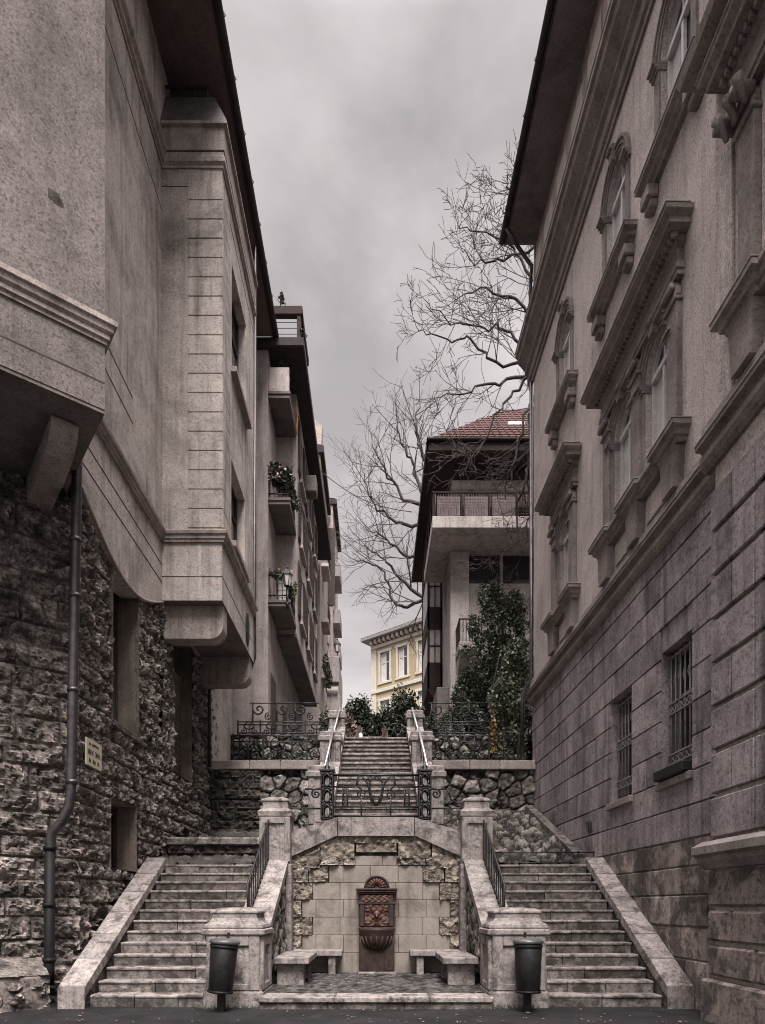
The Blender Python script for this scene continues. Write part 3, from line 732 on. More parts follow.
def pier(label, x, y, zb, zt, w):
    t = thing('stair_pier', label, 'pier', (x, y, zb), 0, 'square piers along the upper staircase')
    h = w/2
    m = MB(); sqlathe(m, [(h*.92, h*.92, zb), (h*.92, h*.92, zt-.30)], x, y); part('shaft', m, M['limestone'], t)
    for a, b in ((-h*.9, -h*.5), (h*.5, h*.9)): part('border', MB().box(x+a, x+b, y-h-.005, y-h*.90, zb+.2, zt-.33, .012), M['limestone'], t)
    m = MB(); sqlathe(m, [(h*.9, h*.9, zt-.305), (h*1.1, h*1.1, zt-.28), (h*1.12, h*1.12, zt-.18), (h*.98, h*.98, zt-.15), (h*1.0, h*1.0, zt-.05), (h*.8, h*.8, zt-.01), (h*.3, h*.3, zt)], x, y); part('cap', m, M['limestone'], t)
for s, wd in ((-1, 'left'), (1, 'right')):
    pier('stained square pier behind the %s openwork iron post' % wd, s*1.27, 15.55, 3.2, 4.78, .62)
    pier('middle square pier on the %s of upper staircase' % wd, s*1.28, 18.8, 4.9, 6.42, .62)
    pier('topmost square pier on the %s of upper staircase' % wd, s*1.28, 22.1, 6.6, 7.98, .56)
# steel handrails
for s, wd in ((-1, 'left'), (1, 'right')):
    for (y0, z0, y1, z1, nm) in ((15.6, 4.82, 18.7, 6.52, 'lower'), (18.95, 6.52, 22.0, 8.06, 'upper')):
        t = thing('handrail', '%s bright steel handrail on the %s of upper staircase' % (nm, wd), 'handrail', (s*1.2, y0, z0), 0, 'steel handrails of the upper staircase')
        m = MB(); m.tube([(s*1.2, y0, z0-.08), (s*1.2, y0+.02, z0), (s*1.2, y1, z1), (s*1.2, y1+.03, z1-.1)], .034, 8); part('rail', m, M['steel'], t)
        for f in (.12, .5, .9):
            m = MB(); y, z = y0+(y1-y0)*f, z0+(z1-z0)*f; m.tube([(s*1.2, y, z-.02), (s*1.26, y, z-.75)], .014, 6); part('bracket', m, M['iron'], t)
# ------------------------------------------------------------ ironwork
def spiral(c, r, turns, a0, sgn=1, n=22, r_in=.15):
    return [(c[0]+r*(1-(1-r_in)*k/n)*math.cos(a0+sgn*turns*2*math.pi*k/n), c[1]+r*(1-(1-r_in)*k/n)*math.sin(a0+sgn*turns*2*math.pi*k/n)) for k in range(n+1)]
def tub2(m, pts, y, r, n=5): m.tube([(p, y, q) for p, q in pts], r, n)
t = thing('balcony_railing', 'ornate black iron railing between openwork posts over the fountain', 'railing', (0, 13.6, 3.31))
zb, Y0 = 3.31, 13.62
def iron(nm, m): return part(nm, m, M['iron'], t)
m = MB(); m.tube([(-.90, Y0, zb+.90), (.90, Y0, zb+.90)], 0.0252, 6); m.tube([(-.9, Y0, zb+.25), (.9, Y0, zb+.25)], 0.0196, 6); m.tube([(-.9, Y0, zb+.06), (.9, Y0, zb+.06)], 0.0224, 6); iron('rail', m)
m = MB()
for s in (-1, 1): tub2(m, [(s*.88, zb+.66), (s*.46, zb+.66), (s*.40, zb+.72), (s*.36, zb+.88), (s*.33, zb+.93)], Y0, 0.0195)
iron('shoulder_rail', m)
for x in (-.30, .30):
    m = MB(); m.tube([(x, Y0, zb), (x, Y0, zb+.5)], 0.0196, 6); iron('baluster', m)
for x in (-.68, -.58, .58, .68):
    m = MB(); m.tube([(x, Y0, zb+.25), (x, Y0, zb+.66)], 0.0154, 5)
    iron('baluster', m)
for x in (-.63, .63):
    m = MB()
    for k in range(4): tub2(m, arc_pts((x, zb+.32+.09*k), .035, 0, 2*math.pi, 10), Y0, 0.0135)
    iron('ring_column', m)
m = MB()
for s in (-1, 1):
    tub2(m, spiral((s*.29, zb+.50), .10, 1.6, math.pi/2 if s > 0 else math.pi/2, -s), Y0, 0.0180)
    tub2(m, [(s*.29, zb+.60), (s*.36, zb+.66), (s*.38, zb+.76), (s*.33, zb+.93)], Y0, 0.0180)
    tub2(m, [(s*.33, zb+.93), (s*.22, zb+.80), (s*.12, zb+.62), (s*.10, zb+.45), (s*.02, zb+.28)], Y0, 0.0195)
    tub2(m, [(s*.0, zb+.88), (s*.12, zb+.80), (s*.15, zb+.60), (s*.10, zb+.36), (0, zb+.26)], Y0, 0.0180)
    tub2(m, spiral((s*.06, zb+.84), .06, 1.3, math.pi, s), Y0, 0.0135)
m.tube([(0, Y0, zb+.90), (0, Y0, zb+1.0)], [.02, .004], 6)
iron('scroll_ornament', m)
for s in (-1, 1):     # openwork square posts
    m = MB(); x = s*1.0
    for a in (-1, 1):
        for b in (-1, 1): m.box(x+a*.115-.014, x+a*.115+.014, Y0+b*.1-.014, Y0+b*.1+.014, zb-.02, zb+.98, .003)
    for z in (.0, .30, .62, .93): m.box(x-.13, x+.13, Y0-.115, Y0+.115, zb+z-.012, zb+z+.012, .003)
    m.box(x-.15, x+.15, Y0-.13, Y0+.13, zb+.96, zb+1.0, .006)
    for z in (.15, .46, .78):
        for dy in (-.1, .1): m.tube([(x+.075*math.cos(a*.6283), Y0+dy, zb+z+.125*math.sin(a*.6283)) for a in range(11)], 0.0238, 5)
        for dx in (-.115, .115): m.tube([(x+dx, Y0+.075*math.cos(a*.6283), zb+z+.125*math.sin(a*.6283)) for a in range(11)], 0.0196, 5)
        for q in (-1, 1): m.tube([(x-.11, Y0-.1, zb+z+q*.15), (x-.05, Y0-.1, zb+z+q*.10)], 0.0280, 5); m.tube([(x+.11, Y0-.1, zb+z+q*.15), (x+.05, Y0-.1, zb+z+q*.10)], 0.0280, 5)
    m.lathe([(.10, 1.0), (.05, 1.03), (.06, 1.07), (.03, 1.11), (.004, 1.13)], (x, Y0, zb), 10)
    iron('openwork_post', m)
for s, wd in ((-1, 'left'), (1, 'right')):
    t = thing('gable_railing', 'curled black iron side railing on the %s gable shoulder' % wd, 'railing', (s*1.6, 13.64, 3.1), 0, 'curled side railings')
    m = MB(); tub2(m, [(s*1.12, zb+.22), (s*1.72, zb+.22), (s*2.12, zb+.18)], Y0+.02, 0.0196); tub2(m, [(s*1.12, zb+.62), (s*1.46, zb+.62)], Y0+.02, 0.0196); part('rail', m, M['iron'], t)
    m = MB(); tub2(m, spiral((s*1.23, zb+.52), .10, 1.5, math.pi/2, -s), Y0+.02, 0.0210)
    tub2(m, [(s*1.46, zb+.62), (s*1.50, zb+.52), (s*1.54, zb+.40), (s*1.66, zb+.33), (s*1.82, zb+.36), (s*2.1, zb+.38)], Y0+.02, 0.0224)
    tub2(m, [(s*1.56, zb+.20), (s*1.50, zb+.26), (s*1.52, zb+.34), (s*1.6, zb+.36)], Y0+.02, 0.0196)
    tub2(m, [(s*1.48, zb+.22), (s*1.56, zb+.10), (s*1.54, zb-.02), (s*1.46, zb-.08)], Y0+.02, 0.0196)
    part('scroll', m, M['iron'], t)
    m = MB(); tub2(m, [(s*2.12, zb+.40), (s*2.12, zb-.85)], Y0+.12, .02); part('end_post', m, M['iron'], t)
# railings of the lower flights
for s, wd in ((-1, 'left'), (1, 'right')):
    t = thing('stair_railing', 'black iron bar railing on the %s fountain parapet' % wd, 'railing', (s*2.1, 11, 1.3), 0, 'bar railings of the lower flights')
    x = s*2.12
    zc = lambda y: 1.16+(y-10.78)*.545
    m = MB(); m.tube([(x, 11.0, zc(11.0)+.1), (x, 11.0, zc(11.0)+.62), (x, 13.12, zc(13.1)+.80)], .02, 6); m.tube([(x, 11.0, zc(11.)+.08), (x, 13.1, zc(13.1)+.08)], .014, 6); part('handrail', m, M['iron'], t)
    for k in range(13):
        y = 11.0+2.08*k/12; m = MB(); m.box(x-.011, x+.011, y-.011, y+.011, zc(y)+.0, zc(y)+.62+.18*(k/12), .002); part('baluster', m, M['iron'], t)
# ------------------------------------------------------------ retaining walls and their fences
def retwall(label, x0, x1, y, zb, zt, mat, seed, group, coping=True):
    xc = (x0+x1)/2
    t = thing('retaining_wall', label, 'wall', (xc, y, zb), 0, group)
    m = MB(); rubbleface(m, PY(y), x0, x1, zb, zt-.02, .03, seed, .44 if coping else .32, .10, .07); part('rubble_face', m, mat, t)
    m = MB(); m.box(x0, x1, y+.02, y+.45, zb, zt-.03, .01); part('core', m, M['darkmason'], t)
    if coping:
        m = MB(); xs = [x0, x0+(x1-x0)*.36, x0+(x1-x0)*.63, x1]
        for a, b in zip(xs, xs[1:]): m.box(a+.003, b-.003, y-.19, y+.5, zt-.02, zt+.24, .02, rnd.uniform(-.15, .12))
        part('coping', m, M['trim_left'], t)
    return t
G = 'rubble retaining walls of the terraces'
tl = retwall('rubble retaining wall with long coping left of the upper stairs', -4.86, -1.55, 19.45, 3.0, 5.50, M['rubble'], 71, G)
m = MB(); rockface(m, PY(19.30), -4.9, -3.35, 3.0, 5.46, .05, 44, .3, .6, .10); part('dark_masonry', m, M['darkmason'], tl)
retwall('rubble retaining wall with long coping right of the upper stairs', 1.55, 4.80, 19.45, 3.4, 5.50, M['rubble'], 83, G)
retwall('small rubble wall behind the lower left scroll fence', -4.9, -1.56, 22.0, 5.5, 7.2, M['rubble'], 95, G, False)
retwall('small rubble wall behind the lower right scroll fence', 1.56, 4.9, 22.0, 5.5, 7.2, M['rubble'], 97, G, False)
# stone ledge on the left slope
t = thing('stone_ledge', 'low mossy block ledge above the left landing', 'ledge', (-3.5, 15.3, 2.4))
m = MB(); rockface(m, PY(15.35), -4.8, -2.1, 2.3, 2.95, .05, 12, .3, .8, .12); part('face', m, M['darkmason'], t)
m = MB()
for a, b in ((-4.8, -3.6), (-3.59, -2.75), (-2.74, -2.1)): m.box(a, b, 15.2, 16.1, 2.92, 3.10, .03, rnd.uniform(-.2, .2))
part('slab', m, M['rubble'], t)
t = thing('stone_border', 'pale stone border running up the right edge of rubble slope', 'border', (4.5, 17, 3.3))
m = MB()
for k in range(6):
    y0, y1 = 14.5+.82*k, 14.5+.82*(k+.985); m.prism([(y0, 2.3+(y0-14.4)*.37), (y1, 2.3+(y1-14.4)*.37), (y1, 2.62+(y1-14.4)*.37), (y0, 2.62+(y0-14.4)*.37)], 4.34, 4.56, lambda p, q, w: (w, p, q), rnd.uniform(-.3, .2))
part('slab', m, M['riser'], t)
def fence(label, x0, x1, y, zb, h, ends, group):
    t = thing('scroll_fence', label, 'fence', ((x0+x1)/2, y, zb), 0, group)
    m = MB()
    for z in (.08, h*.78, h): m.tube([(x0, y, zb+z), (x1, y, zb+z)], .022, 5)
    part('rail', m, M['iron'], t)
    n = max(2, round((x1-x0)/.82)); w = (x1-x0)/n
    for k in range(n+1):
        m = MB(); x = x0+w*k; m.box(x-.024, x+.024, y-.024, y+.024, zb-.03, zb+h+.05, .003); part('post', m, M['iron'], t)
    for k in range(n):
        m = MB(); c = x0+w*(k+.5); q = w*.25
        for s in (-1, 1):
            tub2(m, [(c+s*q*.95*math.cos(a), zb+h*.76-h*.30*math.sin(a)) for a in np.linspace(0, math.pi, 12)], y, 0.0240)
            tub2(m, spiral((c+s*q, zb+h*.30), q*.62, 1.4, math.pi*(.5), s), y, 0.0208)
            tub2(m, [(c+s*q*1.7, zb+h*.08), (c+s*q*1.4, zb+h*.25), (c+s*q*.5, zb+h*.12)], y, 0.0176)
            tub2(m, [(c+s*q*.9, zb+h*.80), (c+s*q*.5, zb+h*.90), (c+s*q*.15, zb+h*.98)], y, 0.0176)
        m.tube([(c, y, zb+.08), (c, y, zb+h)], .018, 5)
        part('scroll_panel', m, M['iron'], t)
    if ends:
        for xe in ends:
            m = MB(); tub2(m, spiral((xe, zb+h+.42), .20, 1.2, math.pi, 1), y, 0.0288); tub2(m, [(xe-.20, zb+h+.62), (xe-.20, zb+h)], y, 0.0240); tub2(m, spiral((xe+.32, zb+h+.18), .13, 1.5, math.pi/2, 1), y, 0.0224)
            tub2(m, [(xe-.3, zb+h+.62), (xe+.6, zb+h+.62)], y, 0.0192)
            part('crest_scroll', m, M['iron'], t)
    return t
G = 'black scrollwork fences on the retaining walls'
fence('black scroll fence on the coping left of upper stairs', -4.2, -1.6, 19.6, 5.74, .80, [], G)
fence('black scroll fence on the coping right of upper stairs', 1.6, 4.2, 19.6, 5.74, .80, [], G)
fence('black scroll fence with high crest on the upper left wall', -4.6, -1.6, 22.15, 7.2, .45, [-3.9, -3.1, -2.5], G)
fence('black scroll fence with high crest on the upper right wall', 1.6, 4.6, 22.15, 7.2, .45, [2.05, 2.75, 3.3], G)
t = thing('low_iron_rail', 'knee high black iron rail at the foot of rubble slope', 'railing', (3.5, 14.3, LH))
m = MB(); m.tube([(2.35, 14.3, LH+.30), (4.7, 14.3, LH+.30)], .014, 5); m.tube([(2.35, 14.3, LH+.08), (4.7, 14.3, LH+.08)], .01, 5); part('rail', m, M['iron'], t)
for x in (2.45, 3.9, 4.35, 4.68): m = MB(); m.box(x-.014, x+.014, 14.286, 14.314, LH-.02, LH+.33, .003); part('post', m, M['iron'], t)
# ------------------------------------------------------------ generic windows
def win(parent, P, u0, u1, z0, z1, n=-.18, frame='greyframe', bars=(1, 1), inset=.06, name='window', curtain=0., sill=None, label=None):
    'window part (frame) with pane / curtain / sill sub-parts; P(u,n,z)'
    m = MB(); f = inset
    m.box(u0, u0+f, n-.05, n, z0, z1, .004, 0, P); m.box(u1-f, u1, n-.05, n, z0, z1, .004, 0, P)
    m.box(u0+f, u1-f, n-.05, n, z0, z0+f, .004, 0, P); m.box(u0+f, u1-f, n-.05, n, z1-f, z1, .004, 0, P)
    for k in range(1, bars[0]+1):
        c = u0+(u1-u0)*k/(bars[0]+1); m.box(c-f*.5, c+f*.5, n-.045, n-.004, z0+f, z1-f, .003, 0, P)
    for k in range(1, bars[1]+1):
        c = z0+(z1-z0)*(.66 if bars[1] == 1 else k/(bars[1]+1)); m.box(u0+f, u1-f, n-.04, n-.008, c-f*.4, c+f*.4, .003, 0, P)
    w = part(name, m, M[frame], parent, label)
    m = MB(); m.box(u0+.01, u1-.01, n-.06, n-.047, z0+.01, z1-.01, .001, 0, P); part('pane', m, M['glass'], w)
    if curtain:
        m = MB(); m.box(u0+f, u0+f+(u1-u0)*curtain, n-.046, n-.044, z0+f, z1-f, .0004, 0, P); part('curtain', m, M['curtain'], w)
    if sill:
        m = MB(); m.box(u0-.1, u1+.1, -.1, sill, z0-.14, z0-.002, .01, 0, P); part('sill', m, M['trim_left'], w)
    return w
# ------------------------------------------------------------ left house
XL = -4.9
A = thing('apartment_house', 'tall plastered corner house on rough dark stone base with overhanging bays', 'house', (XL, 10.8, 0))
c30 = (.793, .61)
def PF(off=0.0, u00=0.0):   # chamfered corner, u runs away from the street corner
    return lambda u, n, z: (XL-.793*(u+u00)+.61*(n+off), 10.8-.61*(u+u00)-.793*(n+off), z)
PW = PX(XL)
m = MB()
holes = [(12.15, 13.45, 2.22, 3.52), (12.25, 13.60, 4.95, 8.3), (15.95, 17.5, 4.75, 8.3), (16.6, 17.3, 2.3, 3.5)]
lowf = lambda U: np.where(U < 15.0, 8.36-.62*np.sin(np.clip((U-10.86)/4.14, 0, 1)*math.pi), 8.36)
rockface(m, PW, 10.72, 15.0, -.1, 8.3, .033, 3, .36, .6, .08, holes, lowf, .02, 1.15)
rockface(m, PW, 15.0, 20.2, -.1, 8.3, .05, 6, .36, .6, .10, holes, lowf, .02, 1.15)
part('rock_wall', m, M['rock'], A)
m = MB(); rockface(m, PF(), -.06, 2.4, -.1, 8.3, .03, 8, .36, .62, .085, (), None, .02, 1.15); part('rock_wall', m, M['rock'], A)
for a, b, c, d in holes:   # reveals
    m = MB(); o = [(a, c), (a, d), (b, d), (b, c)]
    for k in range(4):
        p, q = o[k], o[(k+1) % 4]; m.add([PW(p[0], .06, p[1]), PW(q[0], .06, q[1]), PW(q[0], -.42, q[1]), PW(p[0], -.42, p[1])], [(0, 1, 2, 3)])
    part('reveal', m, M['plank'], A)
win(A, PW, 12.15, 13.45, 2.22, 3.52, -.34, 'darkwood', (1, 0))
win(A, PW, 12.25, 13.6, 4.95, 8.3, -.38, 'darkwood', (1, 1))
m = MB(); m.box(12.15, 13.7, -.38, .12, 4.82, 4.95, .02, 0, PW); part('sill', m, M['rock'], A)
m = MB()   # roller shutter
for k in range(44): z = 4.78+k*.062; m.box(15.97, 17.48, -.26, -.235+.012*(k % 2), z, z+.06, .006, 0, PW)
part('roller_shutter', m, M['shutter'], A)
m = MB(); m.box(16.6, 17.3, -.40, -.3, 2.3, 3.5, .01, 0, PW); part('cellar_hatch', m, M['darkwood'], A)
# bulk behind the faces
m = MB()
m.prism([(XL-.42, 11.15), (XL-.42, 22.4), (-14, 22.4), (-14, 4.6), (XL-.26-.793*5, 11.10-.61*5)], -.2, 20.5, ID3)
part('core', m, M['darkmason'], A)
# plaster storey with a curved lower edge
ul = np.linspace(10.86, 15.02, 40)
low = 8.36-.62*np.sin(np.clip((ul-10.86)/(15.0-10.86), 0, 1)*math.pi)**1.0
m = MB(); poly = [(u, z) for u, z in zip(ul, low)]+[(22.4, 8.36), (22.4, 20.6), (10.86, 20.6)]
# split into strips to stay convex
for k in range(len(ul)-1):
    m.add([PW(ul[k], .07, low[k]), PW(ul[k+1], .07, low[k+1]), PW(ul[k+1], .07, 9.2), PW(ul[k], .07, 9.2)], [(0, 1, 2, 3)])
    m.add([PW(ul[k], .07, low[k]), PW(ul[k+1], .07, low[k+1]), PW(ul[k+1], -.3, low[k+1]), PW(ul[k], -.3, low[k])], [(3, 2, 1, 0)])
m.add([PW(ul[0], .07, 9.2), PW(15.02, .07, 9.2), PW(15.02, .07, 20.6), PW(ul[0], .07, 20.6)], [(0, 1, 2, 3)])
m.add([PW(15.02, .07, 8.36), PW(22.4, .07, 8.36), PW(22.4, .07, 20.6), PW(15.02, .07, 20.6)], [(0, 1, 2, 3)])
m.add([PW(15.02, .07, 8.36), PW(22.4, .07, 8.36), PW(22.4, -.3, 8.36), PW(15.02, -.3, 8.36)], [(3, 2, 1, 0)])
part('plaster_wall', m, M['plaster_left'], A)
m = MB()   # scored lines of the render, rounded thread on the curved edge
m.tube([PW(u, .085, z+.02) for u, z in zip(ul, low)], .03, 6); part('edge_roll', m, M['trim_left'], A)
for z, ue in ((8.82, 15.0), (9.22, 15.0), (17.2, 15.0), (11.1, 13.2), (11.6, 13.2)): part('score_line', MB().box(10.9, ue, .066, .078, z, z+.018, .002, 0, PW), M['darkmason'], A)
m = MB(); m.box(19.4, 22.4, -.35, .09, 5.1, 8.35, .01, 0, PW); part('plaster_wall', m, M['plaster_left'], A)
def mould(parent, name, prof, pts, mat, z, closed=False):
    'sweep a moulding profile (out, up) along plan polyline with outward normals given per point'
    b = MB(); n = len(prof)
    for (x, y, nx, ny) in pts:
        b.v += [(x+nx*o, y+ny*o, z+h) for o, h in prof]; b.t += [0]*n; b.j += [0]*n
    for i in range(len(pts)-1):
        for k in range(n):
            k2 = (k+1) % n
            b.f.append((i*n+k, i*n+k2, (i+1)*n+k2, (i+1)*n+k)); b.sm.append(False)
    b.f += [tuple(range(n))[::-1], tuple((len(pts)-1)*n+k for k in range(n))]; b.sm += [False, False]
    return part(name, b, mat, parent)
belt = [(-.02, 0), (.05, 0), (.05, .05), (.08, .07), (.08, .13), (.12, .16), (.13, .22), (.09, .25), (-.02, .27)]
mould(A, 'upper_cornice', [(-.02, 0), (.03, 0), (.03, .06), (.08, .10), (.08, .2), (.05, .26), (.12, .34), (.12, .42), (-.02, .46)], [(XL+.07, 10.95, 1, 0), (XL+.07, 14.99, 1, 0)], M['trim_left'], 18.15)
mould(A, 'belt_course', belt, [(XL+.07, 10.95, 1, 0), (XL+.07, 14.98, 1, 0)], M['trim_left'], 9.72)
# corner bay over the chamfer
P1 = Vector((-3.67, 9.0)); dv = Vector((-.793, -.61)); nv = Vector((.61, -.793))
a = P1; b2 = P1+dv*6; c2 = b2-nv*4.2; d2 = P1-nv*2.05
m = MB(); m.prism([(p.x, p.y) for p in (a, d2, c2, b2)], 8.25, 20.59, ID3); part('corner_bay', m, M['plaster_bay_dimmed'], A)
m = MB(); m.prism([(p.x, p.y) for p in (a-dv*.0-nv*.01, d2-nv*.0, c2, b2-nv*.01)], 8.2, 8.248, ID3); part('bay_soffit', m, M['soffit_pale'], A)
cor = [(-.02, 0), (.025, 0), (.025, .04), (.055, .06), (.055, .12), (.09, .15), (.10, .21), (.13, .23), (.13, .30), (.08, .33), (-.02, .35)]
nb = (nv+Vector((1, .2)).normalized()).normalized()*1.1
mould(A, 'bay_cornice', cor, [(d2.x, d2.y, -dv.x, -dv.y), (a.x, a.y, nv.x-dv.x, nv.y-dv.y), (b2.x, b2.y, nv.x, nv.y)], M['trim_left'], 9.12)
m = MB()
o = P1+nv*.004
for z in (8.6,): 
    p, q = P1+nv*.003, b2+nv*.003
    m.add([(p.x, p.y, z), (q.x, q.y, z), (q.x, q.y, z+.02), (p.x, p.y, z+.02)], [(0, 1, 2, 3)])
part('score_line', m, M['darkmason'], A)
fu = (P1-Vector((0, 0))); 
def facet_at(x, y):   # photo pixel on the bay facet
    k = (x-VX)/FPX; tt = (P1.x-k*P1.y)/(-(dv.x-k*dv.y)); p = P1+dv*tt; return p, EYE+(VY-y)*p.y/FPX
m = MB()
for (x, y, r) in ((54, 196, .09), (58, 201, .07), (61, 204, .04)):
    p, z = facet_at(x, y); o = p+nv*.004
    m.add([(o.x+dv.x*r*math.cos(k*.785)*(.8+.3*(k % 2)), o.y+dv.y*r*math.cos(k*.785)*(.8+.3*(k % 2)), z+r*.9*math.sin(k*.785)*(.8+.3*(k % 2))) for k in range(8)], [tuple(range(8))])
part('plaster_chip', m, M['darkmason'], A)
m = MB(); m.prism([(-4.09, 8.47), (-3.92, 8.47), (-3.94, 9.1), (-3.96, 9.7), (-4.05, 9.7), (-4.07, 9.0)], 15.0-.005, 15.0+.01, lambda p, q, s: (p, s, q)); part('pale_run', m, M['render_light'], A)
m = MB()   # curved corbels under the corner bay
for uc in (.47, 2.9):
    pr = [(-.1, 7.80), (.9, 7.82)]+[(.95+.74*math.sin(k*math.pi/20), 8.16-.33*math.cos(k*math.pi/20)) for k in range(1, 11)]+[(1.67, 8.195), (-.1, 8.195)]
    b = MB(); Pf = PF(.06, uc); b.prism(pr, -.12, .23, lambda p, q, w: Pf(w, p, q)); part('corbel', b, M['trim_left'], A)
# second bay, its front faces the camera
bx0, bx1, by0, by1, bz0, bz1 = XL+.07, -3.47, 15.0, 18.85, 8.42, 18.5
sideops = [(16.0, 17.75, 14.45, 17.0, False), (15.95, 17.6, 10.25, 12.25, False)]
Pb = PX(bx1)
m = MB(); wallpanel(m, Pb, by0, by1, bz0, 19.1, sideops, .3)
m.add([(bx0, by0, bz0), (bx1, by0, bz0), (bx1, by0, 19.1), (bx0, by0, 19.1)], [(0, 1, 2, 3)])
m.add([(bx0, by1, bz0), (bx1, by1, bz0), (bx1, by1, 19.1), (bx0, by1, 19.1)], [(3, 2, 1, 0)])
part('street_bay', m, M['plaster_left'], A)
for a_, b_, c_, d_, _ in sideops: win(A, Pb, a_, b_, c_, d_, -.2, 'darkwood', (1, 1), sill=.14)
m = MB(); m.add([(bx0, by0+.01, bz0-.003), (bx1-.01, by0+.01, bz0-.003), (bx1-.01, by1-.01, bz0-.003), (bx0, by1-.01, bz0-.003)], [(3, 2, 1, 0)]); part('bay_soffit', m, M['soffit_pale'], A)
m = MB(); z = 10.05; k = 0
while z < 17.6:
    h = .435
    m.box(-4.24, bx1+.012, by0-.016, by0+.02, z+.008, z+h-.008, .008, rnd.uniform(-.07, .07))
    m.box(bx1-.02, bx1+.016, by0+.024, by0+.72, z+.008, z+h-.008, .008, rnd.uniform(-.07, .07)); z += h
part('quoin', m, M['plaster_left'], A)
m = MB()
for z in (8.95, 17.75):
    part('score_line', MB().box(bx0, bx1+.006, by0-.006, by0+.01, z, z+.018, .002), M['darkmason'], A)
    part('score_line', MB().box(bx1-.01, bx1+.006, by0, by1, z, z+.018, .002), M['darkmason'], A)
pth = [(bx0, by0, 0, -1), (bx1, by0, 1, -1), (bx1, by1, 1, 0)]
mould(A, 'bay_belt', belt, pth, M['trim_left'], 9.72)
mould(A, 'bay_cornice', [(-.02, 0), (.03, 0), (.03, .06), (.08, .10), (.08, .2), (.04, .26), (.04, .34), (-.02, .34)], pth, M['trim_left'], 18.15)
mould(A, 'bay_parapet', [(-.03, 0), (.06, 0), (.06, .50), (.13, .52), (.13, .58), (-.03, .58)], pth, M['trim_left'], 18.52)
m = MB(); x0, x1, y0, y1 = bx0, bx1+.13, by0-.13, by1
m.add([(x0, y0, 19.10), (x1, y0, 19.10), (x1, y1, 19.10), (x0, y1, 19.10), (x0, y0+.36, 20.05), (x1-.36, y0+.36, 20.05), (x1-.36, y1, 20.05), (x0, y1, 20.05)], [(0, 1, 5, 4), (1, 2, 6, 5), (4, 5, 6, 7), (0, 3, 2, 1), (2, 3, 7, 6)])
part('bay_roof', m, M['zinc'], A)
m = MB(); m.box(bx0+.1, bx1-.40, by0+.28, by0+.6, 20.06, 20.30, .02); m.box(bx0-.1, bx1-.34, by0+.22, by0+.27, 20.27, 20.33, .01)
for k in range(4): m.box(bx0+.1+.28*k, bx0+.13+.28*k, by0+.23, by0+.265, 20.06, 20.27, .004)
part('roof_rail', m, M['brownclad'], A)
for yb in (15.25, 18.4):
    b = MB(); pr = [(XL+.0, 7.66)]+[(bx1-.32+.28*math.sin(q), 7.94-.28*math.cos(q)) for q in np.linspace(0, math.pi/2, 8)]+[(bx1-.04, bz0-.005), (XL, bz0-.005)]
    b.prism(pr, yb, yb+.42, lambda p, q, w: (p, w, q)); part('corbel', b, M['trim_left'], A)
# eave, gutter, roof
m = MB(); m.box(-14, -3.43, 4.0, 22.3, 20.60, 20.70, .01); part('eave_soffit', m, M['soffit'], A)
m = MB(); m.tube([(-3.36, 4.0, 20.66), (-3.36, 22.35, 20.66)], .10, 10); m.box(-3.46, -3.425, 4, 22.33, 20.56, 20.78, .01)
for k in range(16): m.tube([(-3.28, 4.4+1.1*k, 20.76), (-3.24, 4.4+1.1*k, 20.68), (-3.3, 4.4+1.1*k, 20.6)], .012, 5)
part('gutter', m, M['roofdark'], A)
m = MB(); m.add([(-3.4, 4, 20.72), (-3.4, 22.35, 20.72), (-9, 22.35, 23.5), (-9, 4, 23.5), (-14, 22.35, 20.72), (-14, 4, 20.72)], [(0, 1, 2, 3), (3, 2, 4, 5), (0, 3, 5), (1, 4, 2)]); part('roof', m, M['tile'], A)
# downpipes
def pipe(parent, pts, r, mat, collars=()):
    b = MB(); b.tube(pts, r, 12)
    for c in collars:
        b.tube([(c[0], c[1], c[2]-.03), (c[0], c[1], c[2]+.03)], r*1.22, 12)
    return part('downpipe', b, mat, parent)
q = lambda x, y, Y=10.25: tuple(px(x, y, Y))
pipe(A, [q(78, 440), q(77, 470), q(71, 790), q(69, 806), q(62, 822), q(52, 832), q(50, 845), q(50, 850)], .075, M['pipe'], [q(75, 540), q(75, 596), q(73, 690), q(72, 782)])
pipe(A, [q(50, 842), q(49, 970), q(49, 985)], .078, M['castiron'], [q(50, 848), q(49, 905), q(49, 960)])
pipe(A, [(-3.46, 18.95, 20.3), (-3.46, 18.95, 8.6), (-3.6, 18.98, 8.2), (-4.75, 19.0, 7.7), (-4.75, 19.0, 5.5)], .05, M['pipe'])
m = MB(); m.lathe([(.02, 0), (.15, .12), (.22, .3), (.22, .7), (.15, .85), (.02, .9)], (bx1+.02, 17.9, 8.5), 12, sx=.12); 
part('oval_vent', m, M['black'], A)
t = thing('stone_plinth', 'low rough stone block at the foot of the corner downpipe', 'plinth', (-5.3, 10, 0))
m = MB(); rockface(m, lambda u, n, z: (-5.0-.793*u+.61*n, 9.95-.61*u-.793*n, z), -.1, 2.2, -.05, .52, .04, 15, .6, 1.1, .12); part('face', m, M['rock'], t)
m = MB(); Pp = lambda u, n, z: (-5.0-.793*u+.61*n, 9.95-.61*u-.793*n, z); m.box(-.1, 2.2, -.9, .04, -.05, .50, .04, 0, Pp); m.prism([(-.9, .50), (.02, .50), (-.75, .80), (-.9, .8)], -.1, 2.2, lambda p, q, w: Pp(w, p, q)); part('body', m, M['rock'], t)
